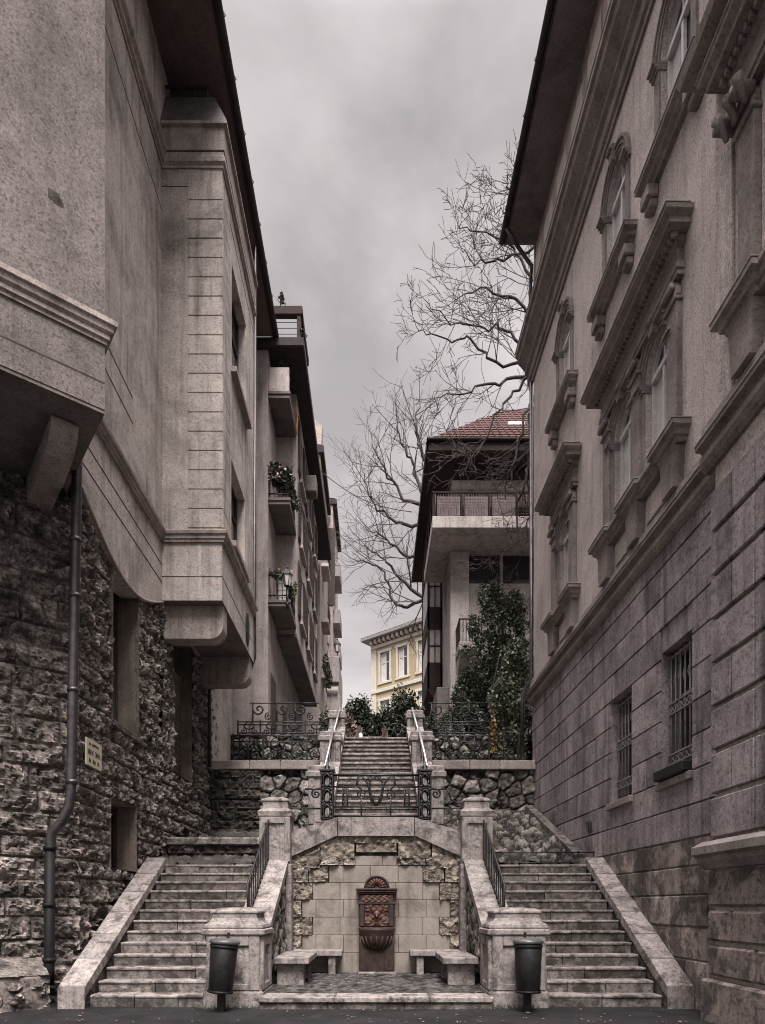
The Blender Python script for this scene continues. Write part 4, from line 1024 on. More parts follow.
# street sign
t = thing('street_sign', 'small cream street sign with three dark lines on rough stone', 'sign', (XL+.28, 11.3, 4.2))
PS = PX(XL+.26)
sy0, sy1, sz0, sz1 = 10.62, 11.22, 3.80, 4.24
m = MB(); m.box(sy0, sy1, -.01, .015, sz0, sz1, .006, 0, PS); part('plate', m, M['signplate'], t)
m = MB(); rs = random.Random(3)
for z, h, words in ((4.14, .045, ((.10, .16), (.21, .46))), (3.99, .08, ((.06, .27), (.33, .54))), (3.86, .065, ((.10, .17), (.24, .36), (.42, .50)))):
    for a_, b_ in words:
        x = a_
        while x < b_-.015:
            w = rs.uniform(.018, .03); hh = h*rs.choice((1, .7, .7))
            m.box(sy0+x, sy0+x+.009, .016, .019, z, z+h, .001, 0, PS); m.box(sy0+x, sy0+x+w, .016, .019, z+hh-.012, z+hh, .001, 0, PS)
            if rs.random() < .6: m.box(sy0+x+w-.009, sy0+x+w, .016, .019, z, z+hh, .001, 0, PS)
            if rs.random() < .5: m.box(sy0+x, sy0+x+w, .016, .019, z, z+.011, .001, 0, PS)
            x += w+.012
part('lettering', m, M['black'], t)
# ------------------------------------------------------------ right house (local frame: u along the street, n towards the street)
ROT = .015
B = thing('historic_house', 'ornate plastered house with arched windows over a smooth ashlar base', 'house', (4.8, 9.4, 0), ROT)
PR = lambda u, n, z: (-n, u-9.4, z)
UE, U0 = 19.56, 8.93
ops = [(10.02, 11.10, 3.58, 5.74, False), (12.28, 13.38, 3.58, 5.62, False),
       (10.78, 11.76, 9.15, 10.75, True), (12.24, 13.22, 9.15, 10.75, True), (16.02, 16.98, 9.15, 10.75, True),
       (10.05, 11.15, 14.05, 15.7, True), (12.6, 13.65, 14.05, 15.7, True), (16.0, 17.0, 14.05, 15.7, True)]
m = MB(); wallpanel(m, PR, U0-.5, UE, 7.5, 18.2, [o for o in ops if o[2] > 8], .34); part('plaster_wall', m, M['plaster_right'], B)
m = MB(); wallpanel(m, PR, U0-.5, UE, -.1, 7.5, [o for o in ops if o[2] < 8], .48); part('base_wall', m, M['ashlar_right'], B)
m = MB(); m.add([PR(UE, 0, -.1), PR(UE, -9, -.1), PR(UE, -9, 21), PR(UE, 0, 21)], [(0, 1, 2, 3)]); part('end_wall', m, M['plaster_right'], B)
m = MB(); m.box(2, UE-.01, -9, -.7, -.1, 20.9, .01, 0, PR); part('core', m, M['darkmason'], B)
# ashlar blocks
bl = MB(); rb = random.Random(8)
z = 2.56; row = 0
while z < 7.4:
    h = .51; zt = min(z+h, 7.52)
    free = [(9.0, UE+.03)]
    for o in ops[:2]:
        if o[2] < zt-.08 and o[3] > z+.08:
            nf = []
            for a_, b_ in free:
                if o[1] <= a_ or o[0] >= b_: nf.append((a_, b_))
                else:
                    if o[0]-a_ > .05: nf.append((a_, o[0]-.002))
                    if b_-o[1] > .05: nf.append((o[1]+.002, b_))
            free = nf
    for a_, b_ in free:
        x = a_; first = True
        while x < b_-.01:
            w = rb.uniform(.55, .85)
            if first and row % 2: w *= .5
            first = False
            e = x+w if b_-(x+w) > .3 else b_
            bl.box(x+.003, e-.003, -.01, .036+rb.uniform(-.004, .004), z+.010, zt-.010, .010, rb.uniform(-.26, .20), PR); x = e
    z += h; row += 1
part('ashlar_block', bl, M['ashlar_right'], B)
bl = MB()
for z, zt in ((2.14, 2.55), (1.70, 2.14), (1.22, 1.70), (.72, 1.22), (-.05, .72)):
    x = 8.9
    while x < UE:
        e = min(x+rb.uniform(.5, .8), UE+.03); bl.box(x+.004, e-.004, -.01, .034+rb.uniform(-.012, .01), z+.008, zt-.008, .016, rb.uniform(-.5, .7), PR); x = e
part('plinth_block', bl, M['base_right'], B)
# belt course between base and plaster
beltR = [(-.02, 0), (.05, 0), (.10, .04), (.14, .11), (.14, .19), (.10, .26), (.12, .28), (.20, .30), (.20, .36), (.13, .40), (.10, .62), (.06, .64), (-.02, .64)]
def run(name, prof, u0, u1, z, mat, n0=0.):
    b = MB(); b.prism([(o+n0, h+z) for o, h in prof], u0, u1, lambda p, q, w: PR(w, p, q)); return part(name, b, mat, B)
run('belt_course', beltR, U0+.02, UE+.12, 7.42, M['trim_right'])
run('cornice', [(-.02, 0), (.05, 0), (.05, .12), (.10, .16), (.10, .40), (.18, .46), (.18, .56), (.30, .70), (.38, .78), (.40, .92), (.46, .96), (.46, 1.08), (.05, 1.16), (-.02, 1.16)], U0+.3, UE+.42, 17.0, M['trim_right'])
m = MB(); wallpanel(m, lambda u, n, z: PR(u, n-.05, z), 2, UE, 18.1, 21.0, [], .2); part('attic_wall', m, M['render_pale'], B)
m = MB()
for k in range(9):
    c = 9.2+1.22*k; m.box(c, c+.85, -.051, -.03, 18.5, 20.5, .01, 0, PR)
part('attic_panel', m, M['cream'], B)
m = MB(); m.box(2, UE+.06, -.3, .86, 21.0, 21.08, .01, 0, PR); part('eave_soffit', m, M['soffit_right'], B)
m = MB(); m.tube([PR(2, .93, 21.12), PR(UE+.1, .93, 21.12)], .09, 10); m.box(2, UE+.08, .83, .862, 20.96, 21.2, .01, 0, PR)
for k in range(14): m.tube([PR(4.4+1.1*k, 1.0, 21.2), PR(4.4+1.1*k, 1.04, 21.1), PR(4.4+1.1*k, .95, 21.0)], .012, 5)
part('gutter', m, M['roofdark'], B)
m = MB(); m.prism([(.92, 21.12), (-4, 24), (-9, 21.12)], 2, UE+.08, lambda p, q, w: PR(w, p, q)); part('roof', m, M['tile'], B)
b = MB(); b.tube([PR(UE-.4, .9, 21.05), PR(UE-.2, .55, 20.75), PR(UE+.02, .06, 20.35), PR(UE+.06, .09, 20.0), PR(UE+.06, .09, 18.3)], .055, 10); b.tube([PR(UE+.10, .05, 17.0), PR(UE+.10, .05, 8.3), PR(UE+.14, .30, 7.8), PR(UE+.14, .32, 5.75)], .06, 10)
part('downpipe', b, M['pipe'], B)
def rmould(b, prof, u0, u1, z, nb=0.):
    'moulding with returned ends on the facade'
    k = len(prof); o0 = len(b.v); off = -PR(0, 0, 0)[0]
    pts = [(u0, -.06, -1, 0), (u0, 0, -1, 1), (u1, 0, 1, 1), (u1, -.06, 1, 0)]
    for u, n, du, dn in pts:
        b.v += [PR(u+du*o, n+dn*o, z+h) for o, h in prof]; b.t += [0]*k; b.j += [0]*k
    for i in range(3):
        for q in range(k): b.f.append((o0+i*k+q, o0+i*k+(q+1) % k, o0+(i+1)*k+(q+1) % k, o0+(i+1)*k+q)); b.sm.append(False)
    return b
# ornate windows of the two upper storeys
def archwin(o, frame_n=-.11):
    ua, ub, za, zb, _ = o; r = (ub-ua)/2; c = (ua+ub)/2; n = frame_n; f = .055
    m = MB()
    out = arc_pts((c, zb), r-.002, math.pi, 0, 18); inn = arc_pts((c, zb), r-f, math.pi, 0, 18)
    for k in range(18):
        q4 = [out[k], out[k+1], inn[k+1], inn[k]]
        m.prism(q4, n-.06, n, lambda p, q, w: PR(p, w, q))
    m.box(ua+.002, ua+f, n-.06, n, za, zb, .004, 0, PR); m.box(ub-f, ub-.002, n-.06, n, za, zb, .004, 0, PR); m.box(ua+f, ub-f, n-.06, n, za, za+f, .004, 0, PR)
    m.box(ua+f, ub-f, n-.06, n+.03, zb-.05, zb+.05, .006, 0, PR); m.box(c-.035, c+.035, n-.055, n+.012, za+f, zb-.05, .004, 0, PR); m.box(c-.02, c+.02, n-.05, n-.002, zb+.05, zb+r-f, .003, 0, PR)
    w = part('arched_window', m, M['whiteframe'], B)
    m = MB(); m.prism([(ua+.01, za), (ub-.01, za)]+[(p, q) for p, q in arc_pts((c, zb), r-.01, 0, math.pi, 18)], n-.075, n-.062, lambda p, q, s: PR(p, s, q)); part('pane', m, M['glass'], w)
    m = MB(); m.box(ua+f, ua+f+.30, n-.061, n-.057, za+f, zb-.05, .001, 0, PR); m.box(ub-f-.30, ub-f, n-.061, n-.057, za+f, zb-.05, .001, 0, PR); part('curtain', m, M['curtain'], w)  # curtains kept wide and pale, also standing in for pane reflections
    # moulded archivolt in three steps, imposts, keystone
    m = MB()
    for r0, r1, d in ((r+.0, r+.07, .03), (r+.07, r+.15, .055), (r+.15, r+.20, .085)):
        o1 = arc_pts((c, zb), r1, math.pi, 0, 20); i1 = arc_pts((c, zb), r0, math.pi, 0, 20)
        for k in range(20): m.prism([o1[k], o1[k+1], i1[k+1], i1[k]], 0.0, d, lambda p, q, s: PR(p, s, q))
    part('archivolt', m, M['trim_right'], w)
    for s in (-1, 1):
        m = MB(); e = ua if s < 0 else ub
        m.box(e if s > 0 else e-.17, e+.17 if s > 0 else e, 0, .04, za, zb-.16, .006, 0, PR)
        for z, h, d in ((zb-.16, .05, .07), (zb-.11, .05, .11), (zb-.06, .05, .15)): m.box(e-.02 if s > 0 else e-.22, e+.22 if s > 0 else e+.02, -.1, d, z, z+h, .006, 0, PR)
        part('impost', m, M['trim_right'], w)
    m = MB(); m.prism([(c-.07, zb+r-.04), (c+.07, zb+r-.04), (c+.11, zb+r+.24), (c-.11, zb+r+.24)], .0, .13, lambda p, q, s: PR(p, s, q)); m.tube([PR(c-.09, .14, zb+r+.19), PR(c+.09, .14, zb+r+.19)], .05, 8); part('keystone', m, M['trim_right'], w)
    return w
sillp = [(-.02, 0), (.08, 0), (.10, .06), (.16, .10), (.17, .16), (.24, .20), (.24, .27), (-.02, .30)]
for o in ops[5:]:
    w = archwin(o)
    b = rmould(MB(), sillp, o[0]-.26, o[1]+.26, o[2]-.31); part('sill', b, M['trim_right'], w); part('highlight_flashing', MB().box(o[0]-.51, o[1]+.51, 0, .255, o[2]-.037, o[2]-.018, .004, 0, PR), M['highlight_flash'], w)
    for s in (o[0]-.38, o[1]+.06):
        b = MB(); b.box(s, s+.32, 0, .20, o[2]-.52, o[2]-.315, .02, 0, PR); b.box(s+.04, s+.28, 0, .14, o[2]-.66, o[2]-.522, .02, 0, PR); part('console', b, M['trim_right'], w)
def pedset(us_, wins):
    'pilasters, entablature and consoles framing one or two arched windows'
    ws = [archwin(o) for o in wins]; w = ws[0]
    u0, u1 = us_[0], us_[-1]
    for u in us_:
        b = MB(); b.box(u-.17, u+.17, 0, .10, 9.16, 11.0, .008, 0, PR); b.box(u-.21, u+.21, 0, .15, 8.98, 9.155, .012, 0, PR)
        b.box(u-.20, u+.20, 0, .14, 11.0, 11.06, .008, 0, PR); b.box(u-.18, u+.18, 0, .12, 11.062, 11.25, .03, 0, PR); b.box(u-.12, u+.23, 0, .18, 11.252, 11.33, .012, 0, PR)
        b.tube([PR(u-.17, .16, 11.2), PR(u+.17, .16, 11.2)], .05, 8); part('pilaster', b, M['trim_right'], w)
    b = MB()
    rmould(b, [(-.02, 11.34), (.12, 11.34), (.12, 11.42), (.14, 11.43), (.14, 11.52), (.10, 11.54), (.10, 11.76), (.16, 11.80), (.18, 11.90), (.34, 11.92), (.34, 12.0), (.42, 12.06), (.43, 12.12), (.10, 12.2), (-.02, 12.2)], u0-.12, u1+.12, 0)
    x = u0-.34
    while x < u1+.30: b.box(x, x+.055, .15, .25, 11.82, 11.90, .004, 0, PR); x += .105
    part('entablature', b, M['trim_right'], w); part('highlight_flashing', MB().box(u0-.56, u1+.56, .05, .445, 12.125, 12.146, .004, 0, PR), M['highlight_flash'], w)
    b = MB(); sp = [(0, 0), (.16, 0), (.18, .06), (.22, .08), (.24, .15), (.30, .18), (.30, .25), (0, .28)]
    b.prism([(p*.75, q+8.70) for p, q in sp], u0+.2, u1-.2, lambda p, q, s: PR(s, p, q)); part('sill', b, M['trim_right'], w)
    for u in us_:
        b = rmould(MB(), sp, u-.16, u+.16, 8.69); part('highlight_flashing', MB().box(u-.47, u+.47, 0, .31, 8.945, 8.966, .004, 0, PR), M['highlight_flash'], w)
        b.prism([(u-.26, 8.686), (u+.26, 8.686), (u+.20, 8.07), (u-.20, 8.07)], 0, .17, lambda p, q, s: PR(p, s, q)); part('console', b, M['trim_right'], w)
    for a_, c_ in zip(us_, us_[1:]): part('apron_panel', MB().box(a_+.36, c_-.36, 0, .04, 8.2, 8.6, .012, 0, PR), M['plaster_right'], w)
pedset([10.55, 12.0, 13.45], ops[2:4]); pedset([15.75, 17.25], ops[4:5])
# barred windows of the base
for i, o in enumerate(ops[:2]):
    w = win(B, PR, o[0], o[1], o[2], o[3], -.26, 'greyframe', (1, 1), name='barred_window', curtain=.4)
    b = MB(); b.box(o[0]-.06, o[1]+.06, -.02, .10, o[2]-.13, o[2]-.005, .012, 0, PR); part('sill', b, M['trim_right'], w)
    b = MB()
    for k in range(7):
        u = o[0]+.06+(o[1]-o[0]-.12)*k/6; b.tube([PR(u, -.13, o[2]+.02), PR(u, -.13, o[3]-.05)], .013, 6)
        for zf in (.52, .14): 
            z = o[2]+(o[3]-o[2])*zf
            if k < 6:
                u2 = o[0]+.06+(o[1]-o[0]-.12)*(k+1)/6; b.tube([PR(u, -.12, z), PR(u2, -.12, z+.15)], .009, 5); b.tube([PR(u, -.12, z+.15), PR(u2, -.12, z)], .009, 5)
        b.tube([PR(u, -.115, o[2]+.72*(o[3]-o[2])), PR(u+.04, -.115, o[2]+.76*(o[3]-o[2])), PR(u, -.115, o[2]+.80*(o[3]-o[2]))], .01, 5)
    for zf in (.03, .14, .21, .52, .60, .95): z = o[2]+(o[3]-o[2])*zf; b.box(o[0]+.01, o[1]-.01, -.145, -.105, z-.014, z+.014, .003, 0, PR)
    part('grille', b, M['grille'], w)
t = single('planter_box', MB().box(-.50, .50, -.02, .17, 0, .17, .02), M['black'], 'black empty planter box on the sill of the nearer barred window', 'planter')
t.location = Vector((4.8, 9.4, 0))+Matrix.Rotation(ROT, 3, 'Z') @ Vector(PR(10.56, .0, 3.585))
t.rotation_euler.z = R(90)+ROT
# scribble on the ashlar
m = MB(); rs = random.Random(11)
uc, zc_ = 14.62, 3.25
pts = [(uc+.02*k*rs.uniform(-1, 1)+.18*math.sin(k*2.1), zc_+.16*math.cos(k*1.7)+.03*rs.uniform(-1, 1)) for k in range(16)]
m.tube([PR(p, .034, q) for p, q in pts], .012, 5); part('scribble', m, M['castiron'], B)
# projecting corner pavilion nearest to the camera
NP = .25
pv = lambda u, n, z: (-n-NP, u-9.4, z)
m = MB()
pops = [(6.2, 7.3, 9.15, 10.75, True), (6.2, 7.3, 14.05, 15.7, True)]
wallpanel(m, pv, 2, U0, -.1, 18.2, pops, .34); m.add([pv(U0, 0, -.1), pv(U0, -NP-.05, -.1), pv(U0, -NP-.05, 18.2), pv(U0, 0, 18.2)], [(0, 1, 2, 3)]); part('pavilion_wall', m, M['plaster_right'], B)
bl = MB(); z = 2.42; row = 0
while z < 6.7:
    x = U0+.02; 
    for k in range(5):
        w = (1.02 if row % 2 == 0 else .51)
        if row % 2 == 0 and k == 0 or row % 2: pass
        bl.box(x-w+.012, x-.012, -.01, .065, z+.035, z+.55, .014, rb.uniform(-.12, .10), pv); x -= w
        if x < 7.9: break
    if True: bl.box(4, 7.86, -.01, .05, z+.035, z+.55, .014, 0, pv)
    z += .585; row += 1
part('quoin', bl, M['ashlar_right'], B)
bl = MB(); z = .62; row = 0
for z, zt in ((1.52, 2.02), (1.06, 1.49), (.60, 1.03)):
    x = U0+.05; w0 = 1.1 if row % 2 == 0 else .56
    while x > 4: bl.box(x-w0+.01, x-.01, -.01, .09, z+.015, zt-.015, .03, rb.uniform(-.2, .15), pv); x -= w0; w0 = 1.1
    row += 1
bl.box(3, U0+.12, -.01, .15, -.05, .56, .03, 0, pv)
part('plinth_block', bl, M['base_right'], B)
run('plinth_cap', [(-.05, 0), (.06, 0), (.14, .10), (.16, .16), (.22, .20), (.22, .30), (.08, .38), (-.05, .38)], 2, U0+.22, 2.03, M['trim_right'], NP)
run('belt_course', beltR, 2, U0+.16, 7.42, M['trim_right'], NP)
run('cornice', [(-.02, 0), (.05, 0), (.05, .12), (.10, .16), (.10, .40), (.18, .46), (.18, .56), (.30, .70), (.38, .78), (.40, .92), (.46, .96), (.46, 1.08), (.05, 1.16), (-.02, 1.16)], 2, U0+.3, 17.0, M['trim_right'], NP)
def highlight_flash(u0, u1, z, n, nb=0.):
    return MB().box(u0, u1, nb+.0, nb+n, z, z+.022, .004, 0, PR)
part('highlight_flashing', highlight_flash(U0+.02, UE+.13, 7.42+.362, .215), M['highlight_flash'], B)
part('highlight_flashing', highlight_flash(2, U0+.17, 7.42+.362, .215, NP), M['highlight_flash'], B)
part('highlight_flashing', highlight_flash(U0+.3, UE+.43, 17.0+1.085, .475), M['highlight_flash'], B)
def PRp(f): 
    global PR
    old = PR; PR = pv; r = f(); PR = old; return r
def pav():
    pedset([5.4, 8.05], [pops[0]]); w = archwin(pops[1])
    # richer dentilled hood and capitals of the pavilion
    b = rmould(MB(), [(-.02, 12.21), (.30, 12.21), (.34, 12.26), (.34, 12.32), (.52, 12.37), (.55, 12.48), (.1, 12.6), (-.02, 12.6)], 5.0, 8.35, 0); x = 4.9
    while x < 8.5: b.box(x, x+.085, .18, .36, 12.05, 12.205, .012, 0, PR); x += .16
    part('dentil_hood', b, M['trim_right'], w)
    b = MB()
    for u in (8.05,):
        for k in range(3): b.tube([PR(u-.2+.2*k, .22, 11.02), PR(u-.2+.2*k, .28, 11.2), PR(u-.22+.22*k, .34, 11.3)], [.03, .05, .07], 8)
        for s in (-.13, .24): b.tube([PR(u+s, .1, 11.24), PR(u+s, .34, 11.24)], .09, 10)
    part('capital', b, M['trim_right'], w)
    b = MB(); b.box(8.45, 8.75, 0, .05, 8.1, 16.9, .01, 0, PR); part('corner_strip', b, M['plaster_right'], w)
PRp(pav)
# ------------------------------------------------------------ balcony house on the left
E = thing('balcony_house', 'plastered house with three stacked flower balconies beyond the corner house', 'house', (-3.65, 22.5, 7))
XB, XF = -3.65, -2.92
Pm, Pf_ = PX(XB), PX(XF)
m = MB(); m.box(-10, XB, 22.45, 36, 3.0, 20.3, .01); part('wall', m, M['render_mid'], E)
fops = [(y, y+1.15, z, z+2.0, False) for y in (25.4, 28.0, 30.8) for z in (12.4, 15.3, 17.8)]
m = MB(); wallpanel(m, Pf_, 24.4, 33, 11.5, 20.3, fops, .25); m.add([(XB, 24.4, 11.5), (XF, 24.4, 11.5), (XF, 24.4, 20.3), (XB, 24.4, 20.3)], [(0, 1, 2, 3)]); part('bay', m, M['render_pale'], E)
m = MB(); m.box(XB, XF, 24.41, 33, 11.38, 11.497, .01); part('bay_soffit', m, M['soffit_pale'], E)
for o in fops:
    w = win(E, Pf_, o[0], o[1], o[2], o[3], -.08, 'darkwood', (1, 0))
    for a_, b_ in ((o[0]-.58, o[0]-.02), (o[1]+.02, o[1]+.58)):
        m = MB(); m.box(a_, b_, .01, .05, o[2]-.02, o[3]+.02, .008, 0, Pf_)
        for k in range(14): m.box(a_+.05, b_-.05, .04, .075, o[2]+.06+.135*k, o[2]+.15+.135*k, .006, 0, Pf_)
        part('shutter', m, M['darkwood'], w)
    m = MB(); m.box(o[0]-.1, o[1]+.1, .0, .14, o[2]-.16, o[2]-.04, .01, 0, Pf_); part('sill', m, M['render_pale'], w)
m = MB(); m.box(23.0, 24.2, -.05, .02, 7.2, 9.6, .01, 0, Pm); m.box(26, 27, -.05, .02, 7.2, 9.3, .01, 0, Pm); m.box(29, 30.2, -.05, .02, 7.2, 9.3, .01, 0, Pm); part('door', m, M['darkwood'], E)
bz = (11.65, 15.1, 18.7)
for z in bz:
    m = MB(); m.box(XB, XF+.0, 22.5, 24.38, z, z+.2, .015); m.box(XB, XF+.03, 22.46, 22.52, z+.12, z+.22, .01); sl_ = part('balcony', m, M['soffit_pale'], E)
    if z < 18: 
        m = MB()
        for zz in (.95, .25): m.tube([(XB, 22.56, z+.2+zz-.05), (XF-.05, 22.56, z+.2+zz-.05), (XF-.05, 24.38, z+.2+zz-.05)], .025, 6)
        k = XB+.05
        while k < XF: m.tube([(k, 22.56, z+.2), (k, 22.56, z+1.1)], .012, 4); k += .14
        for k in range(12): m.tube([(XF-.05, 22.6+.16*k, z+.2), (XF-.05, 22.6+.16*k, z+1.1)], .012, 4)
        part('railing', m, M['iron'], sl_)
m = MB(); m.box(XB, XF-.02, 22.5, 22.62, 18.9, 19.75, .015); part('parapet', m, M['render_pale'], E)
m = MB()
for k in range(14): m.box(XB+.06, XF-.14, 24.30+.01*(k % 2), 24.36, 12.0+.13*k, 12.125+.13*k, .01)
part('shutter', m, M['whiteframe'], E)
m = MB(); m.box(XB+.1, XF-.16, 24.33, 24.38, 15.3, 17.5, .01); part('door', m, M['darkwood'], E)
m = MB(); m.box(-10, -2.42, 22.3, 36.2, 20.3, 20.62, .03); part('eave', m, M['roofdark'], E)
m = MB(); m.prism([(-2.5, 20.63), (-6, 22.4), (-10, 20.63)], 25.5, 36, lambda p, q, s: (p, s, q)); part('roof', m, M['tile'], E)
m = MB()
for x in (-3.5, -2.62): m.box(x-.07, x+.07, 22.6, 22.74, 20.6, 21.85, .01); m.box(x-.07, x+.07, 24.6, 24.74, 20.6, 21.85, .01)
m.box(-3.9, -2.5, 22.56, 22.78, 21.6, 21.9, .02); m.box(-3.9, -2.5, 24.56, 24.78, 21.6, 21.9, .02); m.box(-2.72, -2.5, 22.6, 24.7, 21.6, 21.86, .02)
for z in (20.8, 21.0, 21.2, 21.4): m.tube([(-3.9, 22.66, z), (-2.6, 22.66, z)], .012, 4)
part('roof_pergola', m, M['brownclad'], E)
m = MB(); m.box(XF, XF+.50, 26.9, 27.5, 18.3, 18.95, .03); part('wall_box', m, M['soffit_pale'], E)
t = single('orange_cloth', MB().tube([(-2.86, 23.9, 19.45), (-2.84, 23.95, 19.1), (-2.88, 23.98, 18.75), (-2.86, 24.0, 18.5)], [.015, .045, .05, .015], 8), M['orange'], 'thin orange cloth hanging beside the topmost balcony', 'cloth', (-2.86, 23.9, 18.5))
def leaves(mb, pts, size, rs, flat=.0, elong=1.6, tv=.5):
    for p in pts:
        s = size*rs.uniform(.6, 1.4)
        a = Vector((rs.gauss(0, 1), rs.gauss(0, 1), rs.gauss(0, 1))).normalized(); b = a.orthogonal().normalized()
        b = (Matrix.Rotation(rs.uniform(0, 6.28), 3, a) @ b); c = a.cross(b)
        p = Vector(p); tn = rs.uniform(-tv, tv)
        mb.add([p-b*s*elong*.5, p+c*s*.35, p+b*s*elong*.5, p-c*s*.35], [(0, 1, 2, 3)], tn)
rl = random.Random(21)
def blob(n, c, r, shape=1.0):
    out = []
    for _ in range(n):
        v = Vector((rl.gauss(0, 1), rl.gauss(0, 1), rl.gauss(0, 1))).normalized()*(rl.random()**.45)
        out.append((c[0]+v.x*r[0], c[1]+v.y*r[1], c[2]+v.z*r[2]))
    return out
def plant(name, label, cat, c, r, n, size, mat, stem=True, extra=None, group=None):
    t = thing(name, label, cat, (c[0], c[1], c[2]-r[2]), 0, group)
    m = MB(); k = max(3, n//(150 if n < 2000 else 190))
    for _ in range(k):
        q = blob(1, c, (r[0]*.75, r[1]*.75, r[2]*.75))[0]; s = rl.uniform(.3, .55)
        leaves(m, blob(n//k, q, (r[0]*s, r[1]*s, r[2]*s)), size, rl)
    part('foliage', m, mat, t)
    if stem:
        m = MB(); m.tube([(c[0], c[1], c[2]-r[2]), (c[0], c[1], c[2])], .02, 5)
        for _ in range(5): q = blob(1, c, (r[0]*.7, r[1]*.7, r[2]*.7))[0]; m.tube([(c[0], c[1], c[2]-r[2]*.7), q], .012, 4)
        part('stem', m, M['bark'], t)
    if extra:
        m = MB(); leaves(m, blob(extra[0], (c[0], c[1]-.05, c[2]+.05), (r[0]*1.05, r[1]*1.1, r[2]*.9)), extra[2], rl, elong=1.1, tv=.3); part('flower', m, extra[1], t)
    return t
plant('balcony_plant', 'dense pink flowering plants along the railing of the middle balcony', 'plant', (-3.32, 22.7, 16.1), (.55, .32, .5), 2000, .09, M['conifer'], True, (90, M['flower'], .10))
plant('balcony_plant', 'trailing greenery at the outer corner of the middle balcony', 'plant', (-2.86, 23.1, 15.8), (.16, .7, .55), 700, .08, M['conifer'], True, (10, M['flower'], .08))
plant('balcony_plant', 'yellow green potted plants on the lowest balcony', 'plant', (-3.3, 22.8, 12.9), (.45, .25, .22), 420, .09, M['ivy'], True, (30, M['yellowleaf'], .09))
plant('balcony_plant', 'hanging green creeper at the corner of the lowest balcony', 'plant', (-2.88, 23.0, 12.5), (.12, .6, .5), 420, .08, M['ivy'])
plant('balcony_plant', 'dark potted shrub behind the topmost balcony parapet', 'plant', (-3.2, 22.9, 19.9), (.4, .25, .35), 400, .08, M['conifer'])
plant('rooftop_plant', 'tiny spindly plant on top of the roof pergola', 'plant', (-3.25, 22.66, 22.25), (.2, .2, .3), 60, .08, M['conifer'])
plant('rooftop_plant', 'little dark bush at the foot of roof pergola', 'plant', (-2.55, 22.7, 20.95), (.22, .2, .25), 160, .08, M['darkleaf'])
plant('hanging_ivy', 'bright green ivy trailing down the far balcony house corner', 'ivy', (-2.75, 34.5, 10.6), (.35, .9, 1.6), 900, .12, M['ivy'])
plant('hanging_ivy', 'dark ivy clump hanging from the far end of long bay', 'ivy', (-2.7, 36.2, 14.3), (.35, .5, 1.2), 500, .12, M['conifer'])
def lantern(label, x, y, z, h, post=True):
    t = thing('street_lantern', label, 'lantern', (x, y, z), 0, 'old style lanterns')
    s = h/1.0
    if post: m = MB(); m.tube([(x, y, z-1.0*s), (x, y, z)], .04*s, 6); m.lathe([(.04*s, -.9*s), (.1*s, -.8*s), (.04*s, -.7*s)], (x, y, z), 8); part('post', m, M['iron'], t)
    m = MB(); m.lathe([(.05*s, -.02*s), (.12*s, .0), (.14*s, .03*s)], (x, y, z), 6, smooth=False)
    for k in range(6): a = k*math.pi/3; m.tube([(x+.13*s*math.cos(a), y+.13*s*math.sin(a), z+.03*s), (x+.22*s*math.cos(a), y+.22*s*math.sin(a), z+.5*s)], .015*s, 4)
    m.lathe([(.25*s, .5*s), (.24*s, .54*s), (.10*s, .74*s), (.03*s, .8*s), (.05*s, .86*s), (.005, .95*s)], (x, y, z), 6, smooth=False); part('cage', m, M['iron'], t)
    m = MB(); m.lathe([(.12*s, .03*s), (.205*s, .5*s)], (x, y, z), 6, smooth=False); part('glass', m, M['curtain'], t)
lantern('old lantern in front of the lowest flower balcony', -2.98, 22.35, 12.25, .75)
lantern('old lantern at the outer corner of the far terrace parapet', -2.42, 41.6, 17.35, .95)
lantern('old lantern nearer the wall of the far terrace parapet', -3.15, 41.6, 17.35, .95)
# ------------------------------------------------------------ far houses on the left
F = thing('terraced_house', 'narrow far house with shallow balconies left of the stair axis', 'house', (-2.9, 36.5, 7))
m = MB(); m.box(-10, -3.05, 36.4, 42, 6, 26.2, .01); part('wall', m, M['render_mid'], F)
m = MB(); m.box(-10, -2.85, 36.2, 42.1, 26.2, 26.6, .02); part('eave', m, M['roofdark'], F)
m = MB(); m.prism([(-2.95, 26.61), (-6, 27.0), (-10, 26.61)], 36.2, 42.1, lambda p, q, s: (p, s, q)); part('roof', m, M['tile'], F)
m = MB()
m.prism([(-3.6, 26.6), (-3.0, 26.6), (-2.95, 27.8), (-3.6, 28.3)], 36.4, 37.2, lambda p, q, s: (p, s, q)); part('dormer', m, M['render_mid'], F)
Pq = PX(-3.05)
for y in (37.2, 39.6):
    for z in (11.5, 14.6, 17.7, 20.8, 23.6): win(F, Pq, y, y+1.2, z, z+1.9, .0, 'whiteframe', (1, 0))
for z in (14.2, 17.3, 20.4):
    m = MB(); m.box(-3.05, -2.65, 37.0, 38.8, z, z+.2, .01); bb = part('balcony', m, M['render_pale'], F)
    m = MB()
    for k in range(12): m.tube([(-2.68, 37.05+.155*k, z+.2), (-2.68, 37.05+.155*k, z+1.1)], .02, 4)
    m.box(-2.71, -2.65, 37.0, 38.8, z+1.08, z+1.14, .01); part('railing', m, M['iron'], bb)
G_ = thing('terraced_house', 'farthest left house with stacked box balconies and jutting lantern terrace', 'house', (-2.6, 42.5, 7))
m = MB(); m.box(-12, -2.75, 42.3, 48, 6, 27.0, .01); part('wall', m, M['render_pale'], G_)
m = MB(); m.box(-12, -2.5, 42.2, 48, 27.0, 27.35, .02); part('eave', m, M['roofdark'], G_)
m = MB(); m.prism([(-2.6, 27.36), (-6, 27.8), (-12, 27.36)], 42.2, 48, lambda p, q, s: (p, s, q)); part('roof', m, M['tile'], G_)
Pg = PX(-2.75)
